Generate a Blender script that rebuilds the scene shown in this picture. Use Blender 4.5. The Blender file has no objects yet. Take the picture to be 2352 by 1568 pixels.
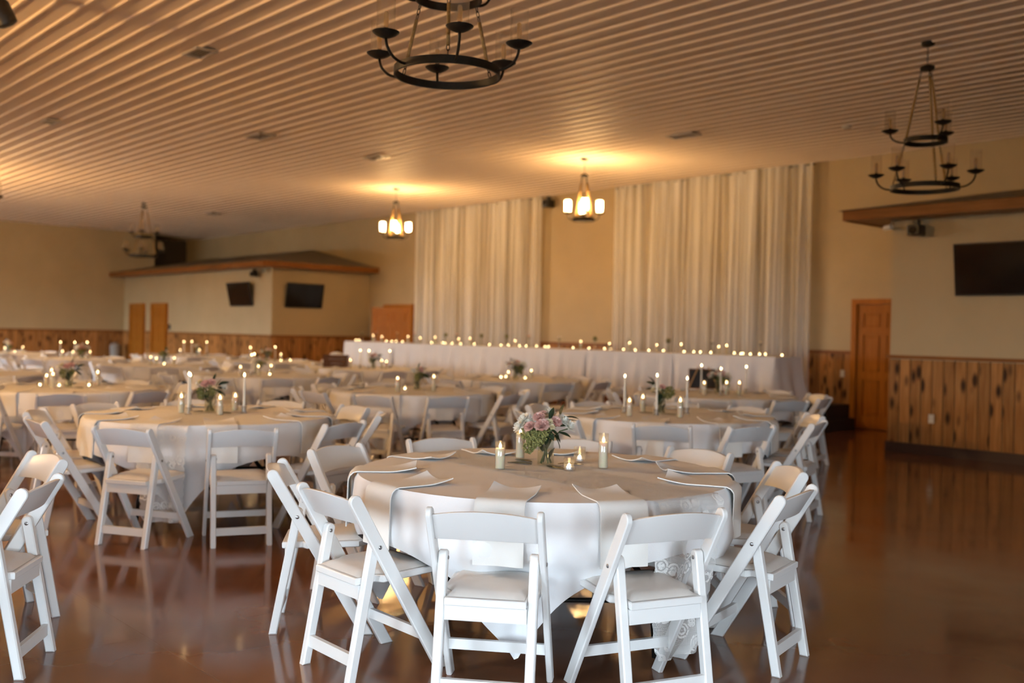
import bpy, math, random
from math import pi, sin, cos, radians, sqrt, atan2, hypot
from mathutils import Vector, Matrix

rng = random.Random(11)
SC = bpy.context.scene
COL = SC.collection

# ------------------------------------------------------------------ camera
YAW, PITCH, ROLL, CAM_H = 0.8331, -0.0094, 0.0205, 1.438
cy_, sy_, cp_, sp_, cr_, sr_ = cos(YAW), sin(YAW), cos(PITCH), sin(PITCH), cos(ROLL), sin(ROLL)
M_ = Matrix(((1, 0, 0), (0, 0, 1), (0, -1, 0)))
Rz_ = Matrix(((cy_, sy_, 0), (-sy_, cy_, 0), (0, 0, 1)))
Rx_ = Matrix(((1, 0, 0), (0, cp_, sp_), (0, -sp_, cp_)))
Rr_ = Matrix(((cr_, sr_, 0), (-sr_, cr_, 0), (0, 0, 1)))
W2C = Rr_ @ M_ @ Rx_ @ Rz_
cam = bpy.data.cameras.new('camera')
cam.sensor_width = 36.0
cam.lens = 2287.0 / 2352.0 * 36.0
cam.clip_start, cam.clip_end = 0.05, 200
cam.dof.use_dof = True
cam.dof.focus_distance = 4.25
cam.dof.aperture_fstop = 1.7
camo = bpy.data.objects.new('camera', cam)
COL.objects.link(camo)
camo.matrix_world = Matrix.Translation((0, 0, CAM_H)) @ W2C.transposed().to_4x4()
SC.camera = camo

# ------------------------------------------------------------------ world: plain overcast daylight
world = bpy.data.worlds.new('overcast')
SC.world = world
world.use_nodes = True
bg = world.node_tree.nodes['Background']
bg.inputs[0].default_value = (0.72, 0.87, 1.0, 1)
bg.inputs[1].default_value = 26.0

# windows of the front wall (behind the camera) guide the daylight
FRONT_Y = -2.6
WIN = [(-29.6, 3.2), (-26.1, 3.2), (-22.6, 3.2), (-3.4, 1.15), (-0.9, 1.15)]
WIN_Z0, WIN_Z1 = 0.25, 2.2
RWIN = [(-1.2, 1.5), (0.9, 1.5)]       # windows of the right wall: centre y, width
for wx, ww in WIN:
    L = bpy.data.lights.new('daylight_portal', 'AREA')
    L.shape = 'RECTANGLE'
    L.size, L.size_y = ww, WIN_Z1 - WIN_Z0
    L.cycles.is_portal = True
    o = bpy.data.objects.new('daylight_portal', L)
    o.location = (wx, FRONT_Y - 0.02, (WIN_Z0 + WIN_Z1) / 2)
    o.rotation_euler = (pi / 2, 0, 0)
    COL.objects.link(o)

for wy, ww in RWIN:
    L = bpy.data.lights.new('daylight_portal', 'AREA')
    L.shape = 'RECTANGLE'
    L.size, L.size_y = ww, WIN_Z1 - WIN_Z0
    L.cycles.is_portal = True
    o = bpy.data.objects.new('daylight_portal', L)
    o.location = (3.22, wy, (WIN_Z0 + WIN_Z1) / 2)
    o.rotation_euler = (pi / 2, 0, pi / 2)
    COL.objects.link(o)

BULB_S = 640.0      # glow of each bulb of the lit chandeliers
CANDLE_W = 0.18      # each candle flame on the nearer tables

SC.view_settings.view_transform = 'Standard'
SC.view_settings.look = 'None'
SC.view_settings.gamma = 1.0
SC.view_settings.use_curve_mapping = False
SC.view_settings.exposure = 0.16
SC.cycles.use_denoising = True
SC.cycles.sample_clamp_indirect = 4.0
SC.cycles.adaptive_threshold = 0.12
SC.cycles.adaptive_min_samples = 20
SC.cycles.transparent_max_bounces = 16
SC.cycles.max_bounces = 5
SC.cycles.diffuse_bounces = 4
SC.cycles.glossy_bounces = 3
SC.cycles.transmission_bounces = 3
SC.cycles.caustics_reflective = False
SC.cycles.caustics_refractive = False

# ------------------------------------------------------------------ materials
def lin(r, g, b):
    f = lambda c: ((c / 255.0) / 12.92) if c / 255.0 <= 0.04045 else (((c / 255.0) + 0.055) / 1.055) ** 2.4
    return (f(r), f(g), f(b), 1.0)

def mat(name, color=(0.8, 0.8, 0.8, 1), rough=0.5, metal=0.0, spec=0.5, **kw):
    m = bpy.data.materials.new(name)
    m.use_nodes = True
    b = m.node_tree.nodes['Principled BSDF']
    b.inputs['Base Color'].default_value = color
    b.inputs['Roughness'].default_value = rough
    b.inputs['Metallic'].default_value = metal
    b.inputs['Specular IOR Level'].default_value = spec
    for k, v in kw.items():
        b.inputs[k.replace('_', ' ')].default_value = v
    return m

def N(m, t, **kw):
    n = m.node_tree.nodes.new(t)
    for k, v in kw.items():
        if k == 'inp':
            for kk, vv in v.items():
                n.inputs[kk].default_value = vv
        else:
            setattr(n, k, v)
    return n

def LK(m, a, b):
    m.node_tree.links.new(a, b)

def BS(m):
    return m.node_tree.nodes['Principled BSDF']

def noise_tint(m, c1, c2, scale=4.0, detail=4.0, stretch=(1, 1, 1), coord='Object', bump=0.0, bscale=None, lo=0.35, hi=0.65, rand=0.0):
    tc = N(m, 'ShaderNodeTexCoord')
    mp = N(m, 'ShaderNodeMapping')
    mp.inputs['Scale'].default_value = stretch
    LK(m, tc.outputs[coord], mp.inputs['Vector'])
    if rand:
        oi = N(m, 'ShaderNodeObjectInfo')
        mu = N(m, 'ShaderNodeMath', operation='MULTIPLY', inp={1: 37.0})
        LK(m, oi.outputs['Random'], mu.inputs[0])
        cx = N(m, 'ShaderNodeCombineXYZ')
        for i in range(3):
            LK(m, mu.outputs[0], cx.inputs[i])
        LK(m, cx.outputs[0], mp.inputs['Location'])
    nz = N(m, 'ShaderNodeTexNoise', inp={'Scale': scale, 'Detail': detail})
    LK(m, mp.outputs[0], nz.inputs['Vector'])
    rp = N(m, 'ShaderNodeValToRGB')
    rp.color_ramp.elements[0].position, rp.color_ramp.elements[0].color = lo, c1
    rp.color_ramp.elements[1].position, rp.color_ramp.elements[1].color = hi, c2
    LK(m, nz.outputs['Fac'], rp.inputs['Fac'])
    LK(m, rp.outputs[0], BS(m).inputs['Base Color'])
    if bump:
        nb = N(m, 'ShaderNodeTexNoise', inp={'Scale': bscale or scale * 4, 'Detail': 3.0})
        LK(m, mp.outputs[0], nb.inputs['Vector'])
        bp = N(m, 'ShaderNodeBump', inp={'Strength': bump, 'Distance': 0.01})
        LK(m, nb.outputs['Fac'], bp.inputs['Height'])
        LK(m, bp.outputs[0], BS(m).inputs['Normal'])
    return nz, rp, mp

PAINT = mat('wall_paint', rough=0.65)
noise_tint(PAINT, (0.47, 0.365, 0.205, 1), (0.51, 0.395, 0.225, 1), 1.2, 3, bump=0.06, bscale=90)
CEIL = mat('ceiling_enamel', rough=0.52, spec=0.06)
noise_tint(CEIL, (0.83, 0.70, 0.565, 1), (0.87, 0.735, 0.60, 1), 0.8, 3, bump=0.02, bscale=60)
ALCOVEDARK = mat('alcove_dark', (0.10, 0.075, 0.05, 1), 0.7)  # alcove surfaces set darker than the room walls

def wood(name, ca, cb, cknot, rough=0.42, stretch=(14, 14, 1.1), knots=True, axis='z', rand=True):
    m = mat(name, rough=rough, spec=0.15)
    nz, rp, mp = noise_tint(m, ca, cb, 2.2, 6, stretch, lo=0.3, hi=0.7, rand=1.0 if rand else 0.0)
    last = rp.outputs[0]
    if rand:
        oi = N(m, 'ShaderNodeObjectInfo')
        mr = N(m, 'ShaderNodeMapRange', inp={3: 0.72, 4: 1.22})
        LK(m, oi.outputs['Random'], mr.inputs[0])
        mx = N(m, 'ShaderNodeMix', data_type='RGBA', blend_type='MULTIPLY')
        mx.inputs[0].default_value = 1.0
        LK(m, last, mx.inputs[6])
        LK(m, mr.outputs[0], mx.inputs[7])
        last = mx.outputs[2]
    if knots:
        tc = N(m, 'ShaderNodeTexCoord')
        mk = N(m, 'ShaderNodeMapping')
        mk.inputs['Scale'].default_value = (7.5, 7.5, 3.0) if axis == 'z' else (2.4, 5.5, 5.5)
        oi2 = N(m, 'ShaderNodeObjectInfo')
        mu = N(m, 'ShaderNodeMath', operation='MULTIPLY', inp={1: 51.0})
        LK(m, oi2.outputs['Random'], mu.inputs[0])
        cx = N(m, 'ShaderNodeCombineXYZ')
        for i in range(3):
            LK(m, mu.outputs[0], cx.inputs[i])
        LK(m, cx.outputs[0], mk.inputs['Location'])
        LK(m, tc.outputs['Object'], mk.inputs['Vector'])
        vo = N(m, 'ShaderNodeTexVoronoi', inp={'Scale': 1.0, 'Randomness': 1.0})
        LK(m, mk.outputs[0], vo.inputs['Vector'])
        rk = N(m, 'ShaderNodeValToRGB')
        rk.color_ramp.elements[0].position, rk.color_ramp.elements[0].color = 0.16, (1, 1, 1, 1)
        rk.color_ramp.elements[1].position, rk.color_ramp.elements[1].color = 0.36, (0, 0, 0, 1)
        LK(m, vo.outputs['Distance'], rk.inputs['Fac'])
        mx2 = N(m, 'ShaderNodeMix', data_type='RGBA')
        LK(m, rk.outputs[0], mx2.inputs[0])
        LK(m, last, mx2.inputs[6])
        mx2.inputs[7].default_value = cknot
        last = mx2.outputs[2]
    LK(m, last, BS(m).inputs['Base Color'])
    return m

PINE = wood('knotty_pine', (0.30, 0.128, 0.036, 1), (0.48, 0.235, 0.078, 1), (0.045, 0.018, 0.007, 1))
OAK = wood('stained_oak_door', (0.34, 0.118, 0.012, 1), (0.43, 0.160, 0.020, 1), (0.2, 0.07, 0.02, 1), rough=0.45, knots=False, rand=False)
TRIM = wood('stained_trim', (0.20, 0.075, 0.018, 1), (0.28, 0.115, 0.032, 1), (0.1, 0.04, 0.02, 1), rough=0.4, stretch=(1.1, 1.1, 8), knots=False, rand=False)
DKBASE = mat('dark_brown_base', (0.045, 0.022, 0.014, 1), 0.5)
ROOF = mat('annex_roof_board', (0.22, 0.18, 0.14, 1), 0.8)
noise_tint(ROOF, (0.20, 0.165, 0.13, 1), (0.24, 0.20, 0.155, 1), 6, 3)

FLOOR = mat('polished_concrete', rough=0.2, spec=0.5)
nz, rp, mp = noise_tint(FLOOR, (0.145, 0.060, 0.031, 1), (0.20, 0.090, 0.050, 1), 0.9, 8, lo=0.3, hi=0.7)
nr = N(FLOOR, 'ShaderNodeTexNoise', inp={'Scale': 2.5, 'Detail': 5.0})
LK(FLOOR, mp.outputs[0], nr.inputs['Vector'])
mr = N(FLOOR, 'ShaderNodeMapRange', inp={1: 0.3, 2: 0.7, 3: 0.07, 4: 0.17})
LK(FLOOR, nr.outputs['Fac'], mr.inputs[0])
LK(FLOOR, mr.outputs[0], BS(FLOOR).inputs['Roughness'])
bk = N(FLOOR, 'ShaderNodeTexBrick', offset=0.0, inp={'Scale': 1.0, 'Mortar Size': 0.004, 'Brick Width': 3.6, 'Row Height': 3.6, 'Mortar Smooth': 0.2})
tcf = N(FLOOR, 'ShaderNodeTexCoord')
mpf = N(FLOOR, 'ShaderNodeMapping')
mpf.inputs['Location'].default_value = (0.9, 1.75, 0)
LK(FLOOR, tcf.outputs['Object'], mpf.inputs['Vector'])
LK(FLOOR, mpf.outputs[0], bk.inputs['Vector'])
bmp = N(FLOOR, 'ShaderNodeBump', inp={'Strength': 0.5, 'Distance': 0.004})
bmp.invert = True
LK(FLOOR, bk.outputs['Fac'], bmp.inputs['Height'])
LK(FLOOR, bmp.outputs[0], BS(FLOOR).inputs['Normal'])

WHITE = mat('white_resin', (0.80, 0.80, 0.79, 1), 0.33, spec=0.45)
VINYL = mat('white_vinyl', (0.72, 0.695, 0.66, 1), 0.42)
noise_tint(VINYL, (0.70, 0.675, 0.64, 1), (0.74, 0.715, 0.68, 1), 6, 3, bump=0.05, bscale=60)
CLOTH = mat('white_tablecloth', (0.80, 0.80, 0.81, 1), 0.85, spec=0.2)
noise_tint(CLOTH, (0.84, 0.84, 0.85, 1), (0.88, 0.88, 0.89, 1), 3, 3, bump=0.10, bscale=260)
NAPKIN = mat('white_napkin', (0.84, 0.83, 0.80, 1), 0.85, spec=0.2)
noise_tint(NAPKIN, (0.82, 0.81, 0.78, 1), (0.86, 0.85, 0.82, 1), 5, 3, bump=0.10, bscale=300)
BLACK = mat('black_iron', (0.012, 0.011, 0.010, 1), 0.45, spec=0.2)
noise_tint(BLACK, (0.010, 0.009, 0.008, 1), (0.018, 0.015, 0.012, 1), 30, 3, bump=0.05, bscale=120)
CHROME = mat('steel_bolt', (0.35, 0.35, 0.36, 1), 0.3, metal=1.0)
PLASTIC = mat('black_plastic', (0.010, 0.010, 0.011, 1), 0.35)
SCREEN = mat('dark_screen', (0.003, 0.003, 0.004, 1), 0.12, spec=0.4)
PLATE = mat('ivory_plate', (0.62, 0.57, 0.46, 1), 0.45)
WHITEPL = mat('white_plastic', (0.72, 0.71, 0.68, 1), 0.45)
GREY = mat('grey_plastic', (0.30, 0.28, 0.25, 1), 0.6)
ROPE = mat('jute_rope', rough=0.9, spec=0.1)
noise_tint(ROPE, (0.30, 0.19, 0.075, 1), (0.44, 0.30, 0.13, 1), 60, 3, bump=0.5, bscale=200)
STAGE = mat('stage_carpet', (0.13, 0.045, 0.022, 1), 0.85)
STEP = mat('black_step', (0.012, 0.010, 0.009, 1), 0.7)
CHALK = mat('black_chalkboard', (0.02, 0.018, 0.017, 1), 0.6)
CRATE = wood('dark_brown_wood', (0.085, 0.038, 0.018, 1), (0.14, 0.066, 0.034, 1), (0.04, 0.02, 0.01, 1), knots=False, rand=False, stretch=(1.1, 12, 12))
PALEWOOD = mat('pale_wood', (0.45, 0.28, 0.13, 1), 0.55)
VENT = mat('vent_metal', (0.55, 0.50, 0.44, 1), 0.3)
DULL = mat('vent_dark', (0.10, 0.075, 0.055, 1), 0.6)
STEMG = mat('stem_green', (0.05, 0.09, 0.022, 1), 0.5)
LEAFD = mat('dark_leaf', (0.016, 0.035, 0.016, 1), 0.45)
noise_tint(LEAFD, (0.012, 0.028, 0.012, 1), (0.025, 0.050, 0.022, 1), 20, 3)
FILL = mat('filler_green', rough=0.7)
noise_tint(FILL, (0.09, 0.105, 0.022, 1), (0.33, 0.32, 0.11, 1), 90, 3)
PINK = mat('pink_petal', rough=0.6)
noise_tint(PINK, (0.64, 0.33, 0.28, 1), (0.84, 0.60, 0.53, 1), 60, 3)
WPET = mat('white_petal', rough=0.6)
noise_tint(WPET, (0.84, 0.82, 0.72, 1), (0.92, 0.91, 0.85, 1), 60, 3)
CREAMP = mat('cream_petal', (0.70, 0.62, 0.40, 1), 0.6)
WAX = mat('ivory_wax', (0.80, 0.74, 0.56, 1), 0.5)
BS(WAX).inputs['Subsurface Weight'].default_value = 0.45
BS(WAX).inputs['Subsurface Radius'].default_value = (0.05, 0.022, 0.008)
BS(WAX).inputs['Subsurface Scale'].default_value = 1.0
TAPERW = mat('taper_wax', (0.80, 0.77, 0.68, 1), 0.5)
CUP = mat('tealight_cup', (0.75, 0.75, 0.76, 1), 0.35)
WATER = None

def glass(name, tint=(1, 1, 1, 1), refl=0.10, rough=0.02, body=0.06):
    m = bpy.data.materials.new(name)
    m.use_nodes = True
    nt = m.node_tree
    nt.nodes.remove(nt.nodes['Principled BSDF'])
    out = nt.nodes['Material Output']
    tr = N(m, 'ShaderNodeBsdfTransparent'); tr.inputs[0].default_value = tint
    gl = N(m, 'ShaderNodeBsdfGlossy'); gl.inputs['Roughness'].default_value = rough
    lw = N(m, 'ShaderNodeLayerWeight', inp={'Blend': 0.25})
    mr = N(m, 'ShaderNodeMapRange', inp={1: 0.0, 2: 1.0, 3: refl * 0.5, 4: 0.75})
    LK(m, lw.outputs['Facing'], mr.inputs[0])
    pw = N(m, 'ShaderNodeMath', operation='POWER', inp={1: 3.0})
    LK(m, lw.outputs['Facing'], pw.inputs[0])
    LK(m, pw.outputs[0], mr.inputs[0])
    mx = N(m, 'ShaderNodeMixShader')
    LK(m, mr.outputs[0], mx.inputs[0]); LK(m, tr.outputs[0], mx.inputs[1]); LK(m, gl.outputs[0], mx.inputs[2])
    df = N(m, 'ShaderNodeBsdfTranslucent'); df.inputs[0].default_value = (0.9, 0.9, 0.9, 1)
    m2 = N(m, 'ShaderNodeMixShader'); m2.inputs[0].default_value = body
    LK(m, mx.outputs[0], m2.inputs[1]); LK(m, df.outputs[0], m2.inputs[2])
    LK(m, m2.outputs[0], out.inputs[0])
    return m

GLASS = glass('clear_glass', (0.97, 0.97, 0.97, 1), 0.16, 0.02, 0.05)
VGLASS = glass('vase_glass', (0.95, 0.96, 0.92, 1), 0.2, 0.02, 0.03)
SHADE = glass('lamp_glass', (0.99, 0.985, 0.975, 1), 0.14, 0.03, 0.015)
SHADELIT = glass('seeded_lamp_glass', (1, 0.97, 0.92, 1), 0.10, 0.3, 0.25)
PANE = glass('window_pane', (1, 1, 1, 1), 0.06, 0.02, 0.0)
BULBG = glass('amber_bulb_glass', (0.98, 0.78, 0.42, 1), 0.30, 0.05, 0.22)
CRYSTAL = glass('crystal_beads', (0.95, 0.95, 0.95, 1), 0.35, 0.05, 0.15)

def emis(name, color, strength, sampling='NONE'):
    m = bpy.data.materials.new(name)
    m.use_nodes = True
    nt = m.node_tree
    nt.nodes.remove(nt.nodes['Principled BSDF'])
    e = N(m, 'ShaderNodeEmission')
    e.inputs[0].default_value = color
    e.inputs[1].default_value = strength
    LK(m, e.outputs[0], nt.nodes['Material Output'].inputs[0])
    m.cycles.emission_sampling = sampling
    return m

FLAME = emis('candle_flame', (1.0, 0.66, 0.30, 1), 20.0)
FLAMET = emis('tealight_flame', (1.0, 0.72, 0.32, 1), 26.0)
BULBLIT = emis('glowing_bulb', (1.0, 0.62, 0.27, 1), BULB_S, 'AUTO')
BULBFILL = emis('added_fill_bulb', (1.0, 0.62, 0.27, 1), BULB_S * 4.8, 'AUTO')  # stronger bulbs for the two added out-of-view fill chandeliers

def sheer(name, col, trans=0.18):
    """thin cloth: diffuse / translucent threads, uneven upright streaks let the wall show through."""
    m = bpy.data.materials.new(name)
    m.use_nodes = True
    nt = m.node_tree
    nt.nodes.remove(nt.nodes['Principled BSDF'])
    d = N(m, 'ShaderNodeBsdfDiffuse'); d.inputs[0].default_value = col
    t = N(m, 'ShaderNodeBsdfTranslucent'); t.inputs[0].default_value = col
    p = N(m, 'ShaderNodeBsdfTransparent')
    a = N(m, 'ShaderNodeMixShader'); a.inputs[0].default_value = trans
    LK(m, d.outputs[0], a.inputs[1]); LK(m, t.outputs[0], a.inputs[2])
    tc = N(m, 'ShaderNodeTexCoord'); mp = N(m, 'ShaderNodeMapping')
    mp.inputs['Scale'].default_value = (7.0, 2.0, 0.16)
    LK(m, tc.outputs['Object'], mp.inputs['Vector'])
    nz = N(m, 'ShaderNodeTexNoise', inp={'Scale': 1.0, 'Detail': 3.0})
    LK(m, mp.outputs[0], nz.inputs['Vector'])
    mr = N(m, 'ShaderNodeMapRange', inp={1: 0.36, 2: 0.66, 3: 0.06, 4: 0.72})
    LK(m, nz.outputs['Fac'], mr.inputs[0])
    b = N(m, 'ShaderNodeMixShader')
    LK(m, mr.outputs[0], b.inputs[0])
    LK(m, a.outputs[0], b.inputs[1]); LK(m, p.outputs[0], b.inputs[2])
    LK(m, b.outputs[0], nt.nodes['Material Output'].inputs[0])
    return m

SHEER = sheer('sheer_curtain', (0.93, 0.92, 0.89, 1))

# lace: a net of threads, flower heads with rings, scalloped rim comes from the mesh
LACE = bpy.data.materials.new('white_lace')
LACE.use_nodes = True
def _lace(m):
    nt = m.node_tree
    nt.nodes.remove(nt.nodes['Principled BSDF'])
    uv = N(m, 'ShaderNodeTexCoord')
    v1 = N(m, 'ShaderNodeTexVoronoi', inp={'Scale': 15.0, 'Randomness': 0.8}); LK(m, uv.outputs['UV'], v1.inputs['Vector'])
    sn = N(m, 'ShaderNodeMath', operation='MULTIPLY', inp={1: 30.0}); LK(m, v1.outputs['Distance'], sn.inputs[0])
    si = N(m, 'ShaderNodeMath', operation='SINE'); LK(m, sn.outputs[0], si.inputs[0])
    g1 = N(m, 'ShaderNodeMath', operation='GREATER_THAN', inp={1: -0.25}); LK(m, si.outputs[0], g1.inputs[0])
    nz = N(m, 'ShaderNodeTexNoise', inp={'Scale': 110.0, 'Detail': 2.0}); LK(m, uv.outputs['UV'], nz.inputs['Vector'])
    g1b = N(m, 'ShaderNodeMath', operation='GREATER_THAN', inp={1: 0.40}); LK(m, nz.outputs['Fac'], g1b.inputs[0])
    g1c = N(m, 'ShaderNodeMath', operation='MULTIPLY'); LK(m, g1.outputs[0], g1c.inputs[0]); LK(m, g1b.outputs[0], g1c.inputs[1])
    near = N(m, 'ShaderNodeMath', operation='LESS_THAN', inp={1: 0.58}); LK(m, v1.outputs['Distance'], near.inputs[0])
    fl = N(m, 'ShaderNodeMath', operation='MULTIPLY'); LK(m, g1c.outputs[0], fl.inputs[0]); LK(m, near.outputs[0], fl.inputs[1])
    v2 = N(m, 'ShaderNodeTexVoronoi', feature='DISTANCE_TO_EDGE', inp={'Scale': 250.0, 'Randomness': 0.3}); LK(m, uv.outputs['UV'], v2.inputs['Vector'])
    nt2 = N(m, 'ShaderNodeMath', operation='LESS_THAN', inp={1: 0.15}); LK(m, v2.outputs['Distance'], nt2.inputs[0])
    mx = N(m, 'ShaderNodeMath', operation='MAXIMUM'); LK(m, fl.outputs[0], mx.inputs[0]); LK(m, nt2.outputs[0], mx.inputs[1])
    d = N(m, 'ShaderNodeBsdfDiffuse'); d.inputs[0].default_value = (0.82, 0.81, 0.79, 1)
    p = N(m, 'ShaderNodeBsdfTransparent')
    ms = N(m, 'ShaderNodeMixShader')
    LK(m, mx.outputs[0], ms.inputs[0]); LK(m, p.outputs[0], ms.inputs[1]); LK(m, d.outputs[0], ms.inputs[2])
    LK(m, ms.outputs[0], nt.nodes['Material Output'].inputs[0])
_lace(LACE)

# ------------------------------------------------------------------ mesh helpers
class MB:
    def __init__(s):
        s.v, s.f, s.uv = [], [], []

    def add(s, vs, fs, M=None):
        k = len(s.v)
        if M is not None:
            vs = [M @ Vector(p) for p in vs]
        s.v += [tuple(p) for p in vs]
        s.f += [tuple(i + k for i in f) for f in fs]
        return s

    def box(s, x0, x1, y0, y1, z0, z1, M=None):
        vs = [(x, y, z) for z in (z0, z1) for y in (y0, y1) for x in (x0, x1)]
        fs = [(0, 2, 3, 1), (4, 5, 7, 6), (0, 1, 5, 4), (2, 6, 7, 3), (0, 4, 6, 2), (1, 3, 7, 5)]
        return s.add(vs, fs, M)

    def plate(s, outline, t0, t1, bev=0.003, ax='x', M=None):
        """closed 2D outline (ccw) extruded from t0 to t1 along ax, with a small bevel."""
        n = len(outline)
        def inset(d):
            r = []
            for i in range(n):
                a, b, c = Vector(outline[i - 1]), Vector(outline[i]), Vector(outline[(i + 1) % n])
                e1, e2 = (b - a), (c - b)
                if e1.length < 1e-9 or e2.length < 1e-9:
                    r.append(b); continue
                n1 = Vector((-e1.y, e1.x)).normalized(); n2 = Vector((-e2.y, e2.x)).normalized()
                m = n1 + n2
                m = m.normalized() if m.length > 1e-6 else n1
                k = max(0.5, m.dot(n1))
                r.append(b + m * (d / k))
            return r
        rings = [(inset(bev), t0), (outline, t0 + bev), (outline, t1 - bev), (inset(bev), t1)]
        vs = []
        for ol, t in rings:
            for p in ol:
                a, b = p[0], p[1]
                vs.append({'x': (t, a, b), 'y': (a, t, b), 'z': (a, b, t)}[ax])
        fs = []
        flip = ax == 'y'
        for r in range(3):
            for i in range(n):
                j = (i + 1) % n
                q = (r * n + i, r * n + j, (r + 1) * n + j, (r + 1) * n + i)
                fs.append(q[::-1] if flip else q)
        c0 = tuple(range(n)); c1 = tuple(range(3 * n, 4 * n))
        fs.append(c0 if flip else c0[::-1]); fs.append(c1[::-1] if flip else c1)
        return s.add(vs, fs, M)

    def lathe(s, prof, seg=20, M=None, cap0=True, cap1=True):
        vs, fs = [], []
        n = len(prof)
        for r, z in prof:
            for i in range(seg):
                a = 2 * pi * i / seg
                vs.append((r * cos(a), r * sin(a), z))
        for k in range(n - 1):
            for i in range(seg):
                j = (i + 1) % seg
                fs.append((k * seg + i, k * seg + j, (k + 1) * seg + j, (k + 1) * seg + i))
        if cap0:
            fs.append(tuple(range(seg))[::-1])
        if cap1:
            fs.append(tuple(range((n - 1) * seg, n * seg)))
        return s.add(vs, fs, M)

    def tube(s, pts, r, seg=8, M=None, closed=False):
        pts = [Vector(p) for p in pts]
        n = len(pts)
        vs, fs = [], []
        up = Vector((0, 0, 1))
        prev = None
        for i, p in enumerate(pts):
            if closed:
                t = (pts[(i + 1) % n] - pts[i - 1]).normalized()
            else:
                t = (pts[min(i + 1, n - 1)] - pts[max(i - 1, 0)]).normalized()
            if prev is None:
                a = up if abs(t.z) < 0.9 else Vector((1, 0, 0))
                u = t.cross(a).normalized()
            else:
                u = (prev - t * prev.dot(t)).normalized()
            prev = u
            w = t.cross(u)
            rr = r[i] if isinstance(r, (list, tuple)) else r
            for k in range(seg):
                a = 2 * pi * k / seg
                vs.append(p + u * (rr * cos(a)) + w * (rr * sin(a)))
        m = n if closed else n - 1
        for i in range(m):
            j = (i + 1) % n
            for k in range(seg):
                l = (k + 1) % seg
                fs.append((i * seg + k, i * seg + l, j * seg + l, j * seg + k))
        if not closed:
            fs.append(tuple(range(seg))[::-1]); fs.append(tuple(range((n - 1) * seg, n * seg)))
        return s.add(vs, fs, M)

    def ball(s, c, r, su=8, sv=6, sz=1.0, M=None):
        prof = [(max(1e-4, r * sin(pi * i / sv)), -r * sz * cos(pi * i / sv)) for i in range(sv + 1)]
        T = Matrix.Translation(c)
        return s.lathe(prof, su, (M @ T) if M is not None else T, False, False)

    def grid(s, fn, nu, nv, M=None, closed_u=False, uvfn=None):
        vs, fs = [], []
        for j in range(nv + 1):
            for i in range(nu if closed_u else nu + 1):
                vs.append(fn(i / nu, j / nv))
        w = nu if closed_u else nu + 1
        for j in range(nv):
            for i in range(nu):
                i2 = (i + 1) % w if closed_u else i + 1
                fs.append((j * w + i, j * w + i2, (j + 1) * w + i2, (j + 1) * w + i))
        return s.add(vs, fs, M)

    def mesh(s, name, m=None, smooth=False, angle=None, uv=None):
        me = bpy.data.meshes.new(name)
        me.from_pydata(s.v, [], s.f)
        if uv:
            l = me.uv_layers.new(name='UVMap')
            for lp in me.loops:
                l.data[lp.index].uv = uv(me.vertices[lp.vertex_index].co)
        if m is not None:
            me.materials.append(m)
        me.update()
        if smooth:
            me.shade_smooth()
            if angle is not None:
                me.set_sharp_from_angle(angle=radians(angle))
        return me

    def build(s, name, m, parent=None, smooth=False, angle=None, loc=None, uv=None):
        return put(name, s.mesh(name, m, smooth, angle, uv), parent, loc)

def put(name, me, parent=None, loc=None, rot=None):
    o = bpy.data.objects.new(name, me)
    COL.objects.link(o)
    if parent is not None:
        o.parent = parent
    if loc is not None:
        o.location = loc
    if rot is not None:
        o.rotation_euler = rot
    return o

def tag(o, label=None, cat=None, group=None, kind=None):
    if label: o['label'] = label
    if cat: o['category'] = cat
    if group: o['group'] = group
    if kind: o['kind'] = kind
    return o

def empty(name, loc=(0, 0, 0), rz=0.0):
    o = bpy.data.objects.new(name, None)
    o.empty_display_size = 0.1
    COL.objects.link(o)
    o.location = loc
    o.rotation_euler = (0, 0, rz)
    return o

KIDS = {}
def copy_tree(o, parent=None, depth=0):
    c = o.copy()
    COL.objects.link(c)
    if parent is not None:
        c.parent = parent
    for ch in list(o.children):
        if ch.type != 'LIGHT':
            copy_tree(ch, c, depth + 1)
    return c

def struct(name, mb, m, parent=None, **kw):
    o = mb.build(name, m, parent, **kw)
    if parent is None:
        o['kind'] = 'structure'
    return o

def rrect(x0, x1, y0, y1, r, n=4):
    pts = []
    for cx, cy, a0 in ((x1 - r, y1 - r, 0), (x0 + r, y1 - r, pi / 2), (x0 + r, y0 + r, pi), (x1 - r, y0 + r, 3 * pi / 2)):
        for i in range(n + 1):
            a = a0 + pi / 2 * i / n
            pts.append((cx + r * cos(a), cy + r * sin(a)))
    return pts

# px of a world point (used only to order things from left to right for their labels)
def px(p):
    v = W2C @ (Vector(p) - Vector((0, 0, CAM_H)))
    return 1176 + 2287 * v.x / -v.z

ORD = ['first', 'second', 'third', 'fourth', 'fifth', 'sixth', 'seventh', 'eighth', 'ninth', 'tenth', 'eleventh', 'twelfth', 'thirteenth',
       'fourteenth', 'fifteenth', 'sixteenth', 'seventeenth', 'eighteenth', 'nineteenth', 'twentieth']
TENS = {2: 'twenty', 3: 'thirty', 4: 'forty'}
def ordinal(i):
    if i < 20: return ORD[i]
    n = i + 1
    if n % 10 == 0: return {20: 'twentieth', 30: 'thirtieth', 40: 'fortieth'}[n]
    return TENS[n // 10] + '-' + ORD[n % 10 - 1]
def from_left(i, n):
    if i == 0: return 'leftmost'
    if i == n - 1: return 'rightmost'
    return ordinal(i) + ' from left'

# ================================================================== SETTING
XL, XR, YB, YF, HC = -31.7, 3.2, 15.0, FRONT_Y, 4.4
struct('floor', MB().box(XL - 2.2, XR + 0.2, YF - 0.2, YB + 0.2, -0.1, 0.0), FLOOR)

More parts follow.
